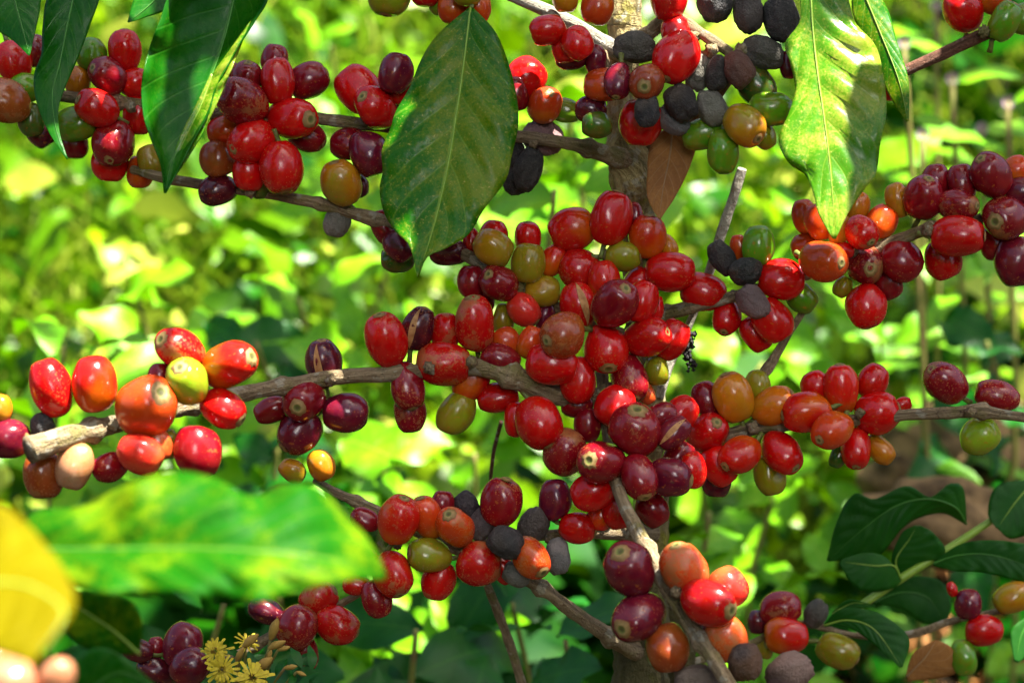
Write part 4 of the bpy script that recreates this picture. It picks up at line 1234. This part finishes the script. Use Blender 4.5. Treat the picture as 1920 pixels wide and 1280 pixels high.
def add_leaf_grid(vs, fs, uv, c, ax, nrm, ln, wd, bend=.0, fold=.15, nu=7, nw=5, tip=1.0):
    """one leaf blade appended to the lists; ax along the midrib, c its middle"""
    sd = nrm.cross(ax).normalized()
    k = len(vs)
    for i in range(nu):
        u = i / (nu - 1)
        prof = math.sin(math.pi * min(1, u * .97 + .015)) ** .8 * (1 - .25 * u)
        for j in range(nw):
            v = 2 * j / (nw - 1) - 1
            vs.append(c + ax * ((u - .5) * ln) + sd * (v * wd * .5 * prof * 1.18) + nrm * (-bend * ln * (u - .4) ** 2 * 2 + abs(v) * fold * wd * .5 * prof))
            uv.append((u, v))
    # ruffled margin
    ra, rb = rc.uniform(0, 6), rc.uniform(8, 15)
    for i in range(nu):
        for j in range(nw):
            v = abs(2 * j / (nw - 1) - 1)
            q = k + i * nw + j
            vs[q] = vs[q] + nrm * (wd * .13 * v * v * math.sin(rb * i / (nu - 1) + ra + (1.9 if j * 2 < nw - 1 else 0)))
    for i in range(nu - 1):
        for j in range(nw - 1):
            a = k + i * nw + j
            fs.append((a, a + 1, a + nw + 1, a + nw))

def cover_crown(shade, lit, zlo, zhi, size, tries, extra=0):
    open_ = list(shade)
    L_ = np.array([list(p) for p in lit]) if lit else np.zeros((0, 3))
    made = 0
    for t in range(tries):
        if not open_: break
        p = rc.choice(open_)
        zc = rc.uniform(zlo, zhi)
        c = p + SUN * ((zc - p.z) / SUN.z)
        ln = size * rc.uniform(.7, 1.15) * (1 - .68 * t / tries); wd = ln * rc.uniform(.38, .48)
        an = rc.uniform(0, 6.283)
        nrm = Vector((rc.gauss(.15, .25), rc.gauss(-.1, .25), 1)).normalized()
        ax = Vector((math.cos(an), math.sin(an), 0)); ax = (ax - nrm * ax.dot(nrm)).normalized()
        c = c + ax * rc.uniform(-.3, .3) * ln + nrm.cross(ax) * rc.uniform(-.25, .25) * wd
        sd = nrm.cross(ax)
        def inside(q, grow):
            tt = (c - q).dot(nrm) / SUN.dot(nrm)
            r = q + SUN * tt - c
            a, b = r.dot(ax) / (ln * .5) / grow, r.dot(sd) / (wd * .5) / grow
            return abs(a) < 1 and abs(b) < (1 - a * a) ** .7
        if len(L_):
            N_, S_, C_ = np.array(nrm), np.array(SUN), np.array(c)
            tt = ((C_ - L_) @ N_) / (S_ @ N_)
            r_ = L_ + tt[:, None] * S_ - C_
            a_, b_ = np.abs(r_ @ np.array(ax)) / (ln * .575), np.abs(r_ @ np.array(sd)) / (wd * .575)
            if np.any((a_ < 1) & (b_ < np.clip(1 - a_ * a_, 0, 1) ** .7)): continue
        add_leaf_grid(cr_v, cr_f, cr_uv, c, ax, nrm, ln, wd, .12, .12)
        made += 1
        open_ = [q for q in open_ if not inside(q, .9)]
    return made, len(open_)
r1 = cover_crown(shade_pts, lit_pts, 1.24, 1.50, .125, 9000)
# more unseen crown leaves, added to shade weeds low down and at the side
far = []
for _ in range(190):
    px, py = rc.uniform(-150, 1400), rc.uniform(1000, 1400)
    far.append(P(px, py, rc.uniform(1.15, 1.65)))
for _ in range(220):
    px, py = rc.uniform(1380, 2050), rc.uniform(960, 1400)
    far.append(P(px, py, rc.uniform(1.2, 1.7)))
for _ in range(70):
    px, py = rc.uniform(1640, 2050), rc.uniform(870, 960)
    far.append(P(px, py, rc.uniform(1.3, 1.75)))
for _ in range(90):
    px, py = rc.uniform(1640, 2050), rc.uniform(-60, 420)
    far.append(P(px, py, rc.uniform(1.5, 2.1)))
POCKETS = [(480, 600, 80), (420, 820, 90), (760, 500, 60), (60, 520, 90), (560, 700, 50), (900, 880, 60), (330, 520, 45), (1750, 690, 100), (1480, 560, 50), (1330, 620, 50), (1060, 300, 60), (650, 330, 60),
           (140, 330, 60), (1380, 380, 50), (620, 860, 80), (1700, 100, 90), (1850, 250, 90), (1560, 960, 40), (1250, 960, 60), (880, 130, 50), (1620, 500, 60), (250, 420, 50), (1000, 420, 40), (1900, 620, 80)]
for a_, b_, r_0 in POCKETS:
    for _ in range(14):
        far.append(P(a_ + rc.uniform(-1, 1) * r_0, b_ + rc.uniform(-1, 1) * r_0 * .8, rc.uniform(1.35, 1.85)))
def open_sky(a, b):
    return all(math.hypot(a - x_, b - y_) > r_1 + 55 for x_, y_, r_1 in POCKETS)
r2 = cover_crown(far, lit_pts + [P(a, b, q_) for q_ in (1.4, 1.52, 1.64, 1.78) for a, b in [(a_, b_) for a_ in range(-60, 1560, 120) for b_ in range(120, 901, 90)] + [(a_, b_) for a_ in range(1300, 1960, 90) for b_ in range(440, 900, 60)] + [(1360, 930), (1430, 950), (1500, 930), (1400, 990), (1480, 990)] if open_sky(a, b)], 1.75, 2.3, .15, 2500)
print('crown', r1, r2)
cr = link('crown', mesh_from('crown', cr_v, cr_f, uvs=cr_uv), M['canopy'])
cr.parent = TREE; cr.matrix_parent_inverse = Matrix.Translation(-TREE.location)
# unseen coffee trees added behind the camera to frame reflections in the fruit
def reflection_tree(cx, cy, rx, ry, h, n, seed, label):
    r = random.Random(seed)
    t = empty('coffee_tree', (cx, cy, ground_z(cx, cy)))  # added unseen tree, there for the reflections only
    tag(t, label, 'coffee tree')
    z0 = ground_z(cx, cy)
    link('trunk', tube_mesh([Vector((.03 * math.sin(i), .03 * math.cos(i * 1.3), h * .95 * i / 9)) for i in range(10)], [.035 - .003 * i for i in range(10)], 10, .1, seed), M['trunk'], t)  # trunk of the added unseen tree
    vs, fs, uv = [], [], []
    for k in range(n):
        u = Vector((r.gauss(0, 1), r.gauss(0, 1), r.gauss(0, 1))).normalized() * r.uniform(.45, 1) ** .5
        c = Vector((u.x * rx, u.y * ry, h * .5 + u.z * h * .5))
        an = r.uniform(0, 6.28)
        nrm = Vector((r.gauss(0, .5), r.gauss(0, .5), .8)).normalized()
        ax = Vector((math.cos(an), math.sin(an), -.3)); ax = (ax - nrm * ax.dot(nrm)).normalized()
        ln = r.uniform(.11, .19)
        add_leaf_grid(vs, fs, uv, c, ax, nrm, ln, ln * .42, .2, .15, 5, 3)
    link('crown', mesh_from('crown', vs, fs, uvs=uv), M['canopy'], t)
reflection_tree(-1.25, -.75, .95, .9, 2.3, 2600, 1, 'unseen leafy coffee tree added behind the camera to darken the fruit reflections')
reflection_tree(1.35, -.75, .95, .9, 2.3, 2600, 2, 'unseen leafy coffee tree added behind the camera, across the sky gap from its twin')
reflection_tree(.1, -3.6, 1.6, .8, 1.7, 2200, 3, 'unseen low coffee bush added behind the camera below the sky gap')
for k in range(9):
    a = k * 2.4
    z0 = 1.26 + .11 * k
    b0 = P(1178, -600, 1.0); b0.z = z0
    pts = [b0 + Vector((math.cos(a) * s, math.sin(a) * s * .8, .05 * s + .02 * math.sin(7 * s))) for s in np.linspace(0, .38, 12)]
    lo = link('branch', tube_mesh(pts, [.004 - .0002 * i for i in range(12)], 8, .1, k), M['bark'])
    lo.parent = TREE; lo.matrix_parent_inverse = Matrix.Translation(-TREE.location)

# ------------------------------------------------------------------ ground plants behind
rw = random.Random(77)
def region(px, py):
    """how thickly weeds grow there and whether in plain or shade-toned green"""
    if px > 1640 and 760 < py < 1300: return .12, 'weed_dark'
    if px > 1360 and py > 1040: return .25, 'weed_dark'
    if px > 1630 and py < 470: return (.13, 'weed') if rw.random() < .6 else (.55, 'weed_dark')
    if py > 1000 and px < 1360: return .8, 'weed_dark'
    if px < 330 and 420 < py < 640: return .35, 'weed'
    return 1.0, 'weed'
lists = {'weed': ([], [], []), 'weed_dark': ([], [], [])}
cnt = 0
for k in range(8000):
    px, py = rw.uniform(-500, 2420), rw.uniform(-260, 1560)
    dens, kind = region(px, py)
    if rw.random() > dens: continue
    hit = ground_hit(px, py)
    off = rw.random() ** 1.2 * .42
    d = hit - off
    if off < .11: kind = 'weed_dark'  # low blades take the dark green in place of shade
    if d < 1.28: continue
    c = P(px, py, d)
    big = rw.random()
    ln = (.014 + .046 * big ** 3) if kind == 'weed' else (.03 + .08 * big ** 2)
    wd = ln * rw.uniform(.30, .62)
    nrm = Vector((rw.gauss(.05, .75), rw.gauss(-.35, .75), .80)).normalized()
    an = rw.uniform(0, 6.283)
    ax = Vector((math.cos(an), math.sin(an), rw.uniform(-.3, .5))); ax = (ax - nrm * ax.dot(nrm)).normalized()
    add_leaf_grid(*lists[kind], c, ax, nrm, ln, wd, rw.uniform(-.1, .5), rw.uniform(-.05, .3), 6, 3)
    cnt += 1
for kind, nm in (('weed', 'undergrowth'), ('weed_dark', 'shade_toned_undergrowth')):
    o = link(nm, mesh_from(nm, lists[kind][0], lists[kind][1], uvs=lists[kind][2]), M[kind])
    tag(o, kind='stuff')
# grass
gvs, gfs = [], []
for k in range(5500):
    px, py = rw.uniform(-500, 2420), rw.uniform(-200, 1400)
    if px > 1640 and 700 < py: continue
    if px > 1630 and py < 470 and rw.random() < .75: continue
    hit = ground_hit(px, py)
    if hit < 1.3: continue
    c = P(px, py, hit)
    c.z = ground_z(c.x, c.y)
    h = rw.uniform(.10, .36); wd = rw.uniform(.001, .0032)
    lean = Vector((rw.gauss(0, .5), rw.gauss(-.1, .4), 0))
    sd = Vector((rw.uniform(-1, 1), rw.uniform(-1, 1), 0)).normalized()
    b = len(gvs)
    for i in range(6):
        u = i / 5
        q = c + Vector((0, 0, h * u * (1 - .25 * u))) + lean * (h * u * u)
        ww = wd * (1 - u) ** .6 + .0002
        gvs += [q - sd * ww, q + sd * ww]
    for i in range(5):
        a = b + 2 * i
        gfs.append((a, a + 1, a + 3, a + 2))
tag(link('grass', mesh_from('grass', gvs, gfs), M['grass']), kind='stuff')

# single broad-leaved weeds that can be told apart
def weed(px, py, d, n, size, wr, mat, label, up=.5, seed=0, face=-.5, name='broad_leaved_weed', tall=.12):
    r = random.Random(seed)
    top = P(px, py, d)
    base = Vector((top.x + r.uniform(-.02, .02), top.y + .03, max(ground_z(top.x, top.y + .03), top.z - .13)))
    t = empty(name, base)
    tag(t, label, 'weed', 'weeds behind the tree')
    mid = (top + base) / 2 + Vector((r.uniform(-.02, .02), 0, 0))
    pts = [Vector(v) for v in smooth_path([tuple(base), tuple(mid), tuple(top)], 14)]
    s = link('stem', tube_mesh([p - base for p in pts], [.0022 - .00008 * i for i in range(14)], 6), M['stem'], t)
    for i in range(2 * n + 5):
        f = 1 - .16 * (i // 2) * tall / .12 * .5
        c0 = base + (top - base) * max(.1, f - .03 * i) + Vector((r.gauss(0, .012), r.gauss(0, .012), 0))
        an = i * 2.4 + r.uniform(-.4, .4)
        out_ = Vector((math.cos(an), math.sin(an), r.uniform(-.1, .4) * up * 2)).normalized()
        nrm = Vector((r.gauss(0, .5), face + r.gauss(0, .5), .8)).normalized()
        ax = (out_ - nrm * out_.dot(nrm)).normalized()
        ln = size * r.uniform(.40, .78)
        vs, fs, uv = [], [], []
        add_leaf_grid(vs, fs, uv, c0 + ax * ln * .55 - base, ax, nrm, ln, ln * wr, r.uniform(.0, .4), r.uniform(.05, .25), 9, 7)
        o = link('leaf', mesh_from('weed_leaf', vs, fs, uvs=uv), M[mat], t)
    return t
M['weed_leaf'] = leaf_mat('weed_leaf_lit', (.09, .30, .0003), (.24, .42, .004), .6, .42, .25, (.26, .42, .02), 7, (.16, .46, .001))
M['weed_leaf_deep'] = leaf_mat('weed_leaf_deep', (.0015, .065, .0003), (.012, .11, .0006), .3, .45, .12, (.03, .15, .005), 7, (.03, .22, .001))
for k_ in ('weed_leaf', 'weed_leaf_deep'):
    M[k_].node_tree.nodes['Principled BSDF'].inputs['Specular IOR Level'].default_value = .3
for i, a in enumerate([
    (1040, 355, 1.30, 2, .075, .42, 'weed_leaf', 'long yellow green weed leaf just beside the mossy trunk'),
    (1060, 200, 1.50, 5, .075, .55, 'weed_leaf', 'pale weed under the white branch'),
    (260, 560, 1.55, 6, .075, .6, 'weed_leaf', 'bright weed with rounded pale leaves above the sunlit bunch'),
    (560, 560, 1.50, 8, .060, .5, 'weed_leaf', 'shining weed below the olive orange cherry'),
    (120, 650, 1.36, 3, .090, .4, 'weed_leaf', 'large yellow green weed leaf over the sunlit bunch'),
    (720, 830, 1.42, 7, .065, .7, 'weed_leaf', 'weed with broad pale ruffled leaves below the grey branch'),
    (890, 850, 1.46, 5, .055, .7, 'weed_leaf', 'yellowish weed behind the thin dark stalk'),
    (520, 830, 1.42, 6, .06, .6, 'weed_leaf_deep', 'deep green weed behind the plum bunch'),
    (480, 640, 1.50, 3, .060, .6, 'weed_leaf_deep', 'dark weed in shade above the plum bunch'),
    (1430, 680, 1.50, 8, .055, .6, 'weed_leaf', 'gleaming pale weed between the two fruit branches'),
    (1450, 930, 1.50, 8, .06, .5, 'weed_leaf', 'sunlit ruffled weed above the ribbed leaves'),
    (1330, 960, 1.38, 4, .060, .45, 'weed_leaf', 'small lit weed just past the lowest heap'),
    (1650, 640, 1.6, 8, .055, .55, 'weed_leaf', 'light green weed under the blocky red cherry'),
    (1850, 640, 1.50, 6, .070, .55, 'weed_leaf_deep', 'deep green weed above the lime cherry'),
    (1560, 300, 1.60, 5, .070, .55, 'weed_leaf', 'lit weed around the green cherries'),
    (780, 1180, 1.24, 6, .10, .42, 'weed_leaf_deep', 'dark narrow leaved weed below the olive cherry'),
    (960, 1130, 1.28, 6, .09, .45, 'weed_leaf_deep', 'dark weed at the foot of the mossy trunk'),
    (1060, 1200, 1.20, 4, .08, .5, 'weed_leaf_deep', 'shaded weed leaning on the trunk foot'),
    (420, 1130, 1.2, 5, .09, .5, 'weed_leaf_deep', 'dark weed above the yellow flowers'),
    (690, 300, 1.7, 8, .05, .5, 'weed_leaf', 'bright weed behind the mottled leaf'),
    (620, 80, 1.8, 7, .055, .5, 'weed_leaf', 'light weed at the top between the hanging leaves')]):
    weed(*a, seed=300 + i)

# lilac flowering weeds in the upper corner
def flowering(px, py, d, label, seed):
    r = random.Random(seed)
    top = P(px, py, d)
    base = Vector((top.x + r.uniform(-.03, .03), top.y + .05, ground_z(top.x, top.y + .05)))
    t = empty('lilac_flowered_weed', base)
    tag(t, label, 'flowering weed', 'lilac flowering weeds')
    pts = [Vector(v) for v in smooth_path([tuple(base), tuple((top + base) / 2 + Vector((.02, 0, 0))), tuple(top)], 16)]
    link('stem', tube_mesh([p - base for p in pts], [.0017] * 16, 6), M['stem'], t)
    for h in range(1):
        c = top - base + Vector((h * .012, 0, h * -.006))
        vs, fs = [], []
        for q in range(12):
            a = q * .5236
            dr = Vector((math.cos(a), -.4, math.sin(a))).normalized()
            sdv = dr.cross(Vector((0, 1, 0))).normalized()
            b = len(vs)
            vs += [c, c + dr * .0026 + sdv * .001, c + dr * .0042, c + dr * .0026 - sdv * .001]
            fs.append((b, b + 1, b + 2, b + 3))
        link('flower_head', mesh_from('lilac_head', vs, fs), M['lilac'], t)
    for i in range(12):
        c0 = pts[15 - i] - base
        an = i * 2.4
        nrm = Vector((r.gauss(0, .2), -.4, .8)).normalized()
        ax = Vector((math.cos(an), math.sin(an), .2)); ax = (ax - nrm * ax.dot(nrm)).normalized()
        vs, fs, uv = [], [], []
        ln = r.uniform(.022, .042)
        add_leaf_grid(vs, fs, uv, c0 + ax * ln * .5, ax, nrm, ln, ln * .34, .2, .1, 6, 3)
        link('leaf', mesh_from('weed_leaf', vs, fs, uvs=uv), M['weed_leaf'], t)
for i, (x, y, d, lb) in enumerate([(1695, 78, 1.45, 'tall thin weed with a pair of lilac heads beside the brightest leaf'), (1785, 146, 1.5, 'thin weed with a pink white head below the bare red twig'),
                                   (1840, 240, 1.55, 'thin leafy weed with a faded head under the bare twig'), (1755, 10, 1.6, 'thin weed whose lilac head nears the top picture edge'),
                                   (1890, 190, 1.5, 'thin pale leaved weed behind the green cherries of the bare twig'), (1730, 250, 1.48, 'leafy thin weed behind the tip of the narrow olive leaf')]):
    flowering(x, y, d, lb, 500 + i)

# ------------------------------------------------------------------ stone, litter
def stone(name, px, py, d, rx, ry, rz, seed, label, cat):
    vs, fs = [], []
    n1, n2 = 26, 36
    for i in range(n1 + 1):
        th = math.pi * i / n1
        for j in range(n2):
            v = Vector((math.sin(th) * math.cos(6.2832 * j / n2), math.sin(th) * math.sin(6.2832 * j / n2), math.cos(th)))
            k = 1 + .30 * nz(v, 1.6, seed) + .14 * nz(v, 4, seed) + .06 * nz(v, 10, seed)
            vs.append((v.x * rx * k, v.y * ry * k, v.z * rz * k))
    for i in range(n1):
        for j in range(n2):
            fs.append((i * n2 + j, (i + 1) * n2 + j, (i + 1) * n2 + (j + 1) % n2, i * n2 + (j + 1) % n2))
    o = link(name, mesh_from(name, vs, fs), M['rock'], loc=P(px, py, d))
    o.rotation_euler = (.2, .15, .3)
    return tag(o, label, cat)
stone('boulder', 1850, 850, 1.62, .058, .05, .028, 3.3, 'pale weathered stone lying on the dark soil below the lime cherry', 'stone')
stone('boulder', 1690, 905, 1.55, .022, .02, .014, 8.1, 'small pale pebble beside the ribbed leaves', 'stone')
stone('boulder', 1780, 985, 1.32, .045, .03, .016, 5.7, 'flat tan stone seen under the arching ribbed leaf', 'stone')
lv, lf, lu = [], [], []
for k in range(1100):
    px, py = rw.uniform(1380, 2300), rw.uniform(760, 1500)
    hit = ground_hit(px, py)
    c = P(px, py, hit - .006); ln = rw.uniform(.008, .035)
    nrm = Vector((rw.gauss(0, .4), rw.gauss(-.3, .4), 1)).normalized()
    an = rw.uniform(0, 6.28); ax = Vector((math.cos(an), math.sin(an), 0)); ax = (ax - nrm * ax.dot(nrm)).normalized()
    add_leaf_grid(lv, lf, lu, c, ax, nrm, ln, ln * rw.uniform(.3, .6), .4, .2, 5, 3)
tag(link('leaf_litter', mesh_from('leaf_litter', lv, lf, uvs=lu), M['leaf_brown']), kind='stuff')

# ------------------------------------------------------------------ yellow flowers at the bottom
FB = P(470, 1420, 1.0)
fw = empty('yellow_flower_plant', FB)
tag(fw, 'small plant with yellow ray flowers and ochre bracts at the bottom edge', 'flowering plant')
rf = random.Random(3)
def daisy(px, py, d, r, nr, tilt):
    c = P(px, py, d) - FB
    zax = (-FW + UP * tilt[1] + RT * tilt[0]).normalized()
    xa = zax.cross(UP).normalized(); ya = zax.cross(xa)
    vs, fs = [], []
    for ring, (k0, k1, lift) in enumerate(((.22, 1.0, 0), (.12, .72, .16))):
        for q in range(nr):
            a = 6.2832 * q / nr + ring * .2 + rf.uniform(-.1, .1)
            dr = xa * math.cos(a) + ya * math.sin(a); sv = zax.cross(dr)
            R = r * rf.uniform(.62, 1.08)
            b = len(vs)
            for u, wv in ((k0, .04), ((k0 + k1) / 2, .075), (k1 * .9, .085), (k1, .05)):
                for s in (-1, 1):
                    vs.append(c + dr * R * u + sv * (s * wv * R) + zax * (R * (.25 * u * (1 - u) + lift + rf.uniform(-.07, .07))))
            for i in range(3):
                e = b + 2 * i
                fs.append((e, e + 1, e + 3, e + 2))
    h = link('flower_head', mesh_from('daisy', vs, fs), M['yellow'], fw)
    vs, fs = [], []
    for q in range(26):
        a = rf.uniform(0, 6.28); rr = r * .2 * math.sqrt(rf.random())
        p0 = c + (xa * math.cos(a) + ya * math.sin(a)) * rr
        b = len(vs)
        t_ = p0 + zax * r * rf.uniform(.25, .42)
        for s in ((1, 0), (-.5, .86), (-.5, -.86)):
            vs += [p0 + (xa * s[0] + ya * s[1]) * r * .03, t_ + (xa * s[0] + ya * s[1]) * r * .02]
        fs += [(b, b + 2, b + 3, b + 1), (b + 2, b + 4, b + 5, b + 3), (b + 4, b, b + 1, b + 5)]
    link('stamens', mesh_from('stamens', vs, fs), M['ochre'], h)
    pts = [c - zax * .001, c - zax * .004 + Vector((0, 0, -.003)), (c * .5), Vector((0, 0, 0))]
    pp = [Vector(v) for v in smooth_path([tuple(v) for v in pts], 14)]
    link('stem', tube_mesh(pp, [.0006] * 14, 6), M['stem'], fw)
for a in [(404, 1222, .972, 34 * MM, 15, (-.2, .45)), (417, 1254, .965, 36 * MM, 16, (0, .2)), (474, 1272, .962, 40 * MM, 17, (.1, .6)), (462, 1204, .985, 26 * MM, 11, (.3, .9))]:
    daisy(*a)
for (x, y, ang, ln) in [(514, 1178, 70, 44), (470, 1200, 40, 40), (520, 1208, 25, 36), (450, 1225, 60, 30), (494, 1244, 35, 44), (545, 1250, 10, 26), (565, 1262, -20, 20), (505, 1228, 70, 24), (532, 1215, 15, 26)]:
    a = math.radians(ang)
    ax = (RT * math.cos(a) + UP * math.sin(a) - FW * .3).normalized()
    sd = ax.cross(FW).normalized(); th = ax.cross(sd)
    vs, fs = [], []
    L_ = ln * MM
    for i in range(8):
        u = i / 7; r = L_ * .20 * math.sin(math.pi * (u * .86 + .10)) ** .8
        for j in range(7):
            q = 6.2832 * j / 7
            k = 1 + .25 * nz(Vector((u * 3, j, ang)), 1.3)
            vs.append(P(x, y, .968) - FB + ax * ((u - .5) * L_) + (sd * math.cos(q) + th * math.sin(q)) * r * k)
    for i in range(7):
        for j in range(7):
            fs.append((i * 7 + j, i * 7 + (j + 1) % 7, (i + 1) * 7 + (j + 1) % 7, (i + 1) * 7 + j))
    bo = link('bract', mesh_from('bract', vs, fs), M['ochre'], fw)
    b0 = P(x, y, .968) - FB - ax * L_ * .45
    pp = [Vector(v) for v in smooth_path([tuple(b0), tuple(b0 * .75 - ax * L_ * .5), tuple(b0 * .3), (0, 0, 0)], 12)]
    link('stem', tube_mesh(pp, [.0005] * 12, 6), M['stem'], fw)
for k in range(44):
    x, y = rf.uniform(385, 600), rf.uniform(1205, 1300)
    if y < 1205 + abs(x - 490) * .25: continue
    c = P(x, y, rf.uniform(.968, .992)) - FB
    nrm = Vector((rf.gauss(0, .5), -.7, .7)).normalized(); an = rf.uniform(.2, 3.0)
    ax = Vector((math.cos(an), -.2, math.sin(an))); ax = (ax - nrm * ax.dot(nrm)).normalized()
    vs, fs, uv = [], [], []
    ln = rf.uniform(.004, .010)
    add_leaf_grid(vs, fs, uv, c, ax, nrm, ln, ln * .36, .3, .2, 6, 3)
    link('leaf', mesh_from('flower_leaf', vs, fs, uvs=uv), M['weed_leaf_deep'], fw)
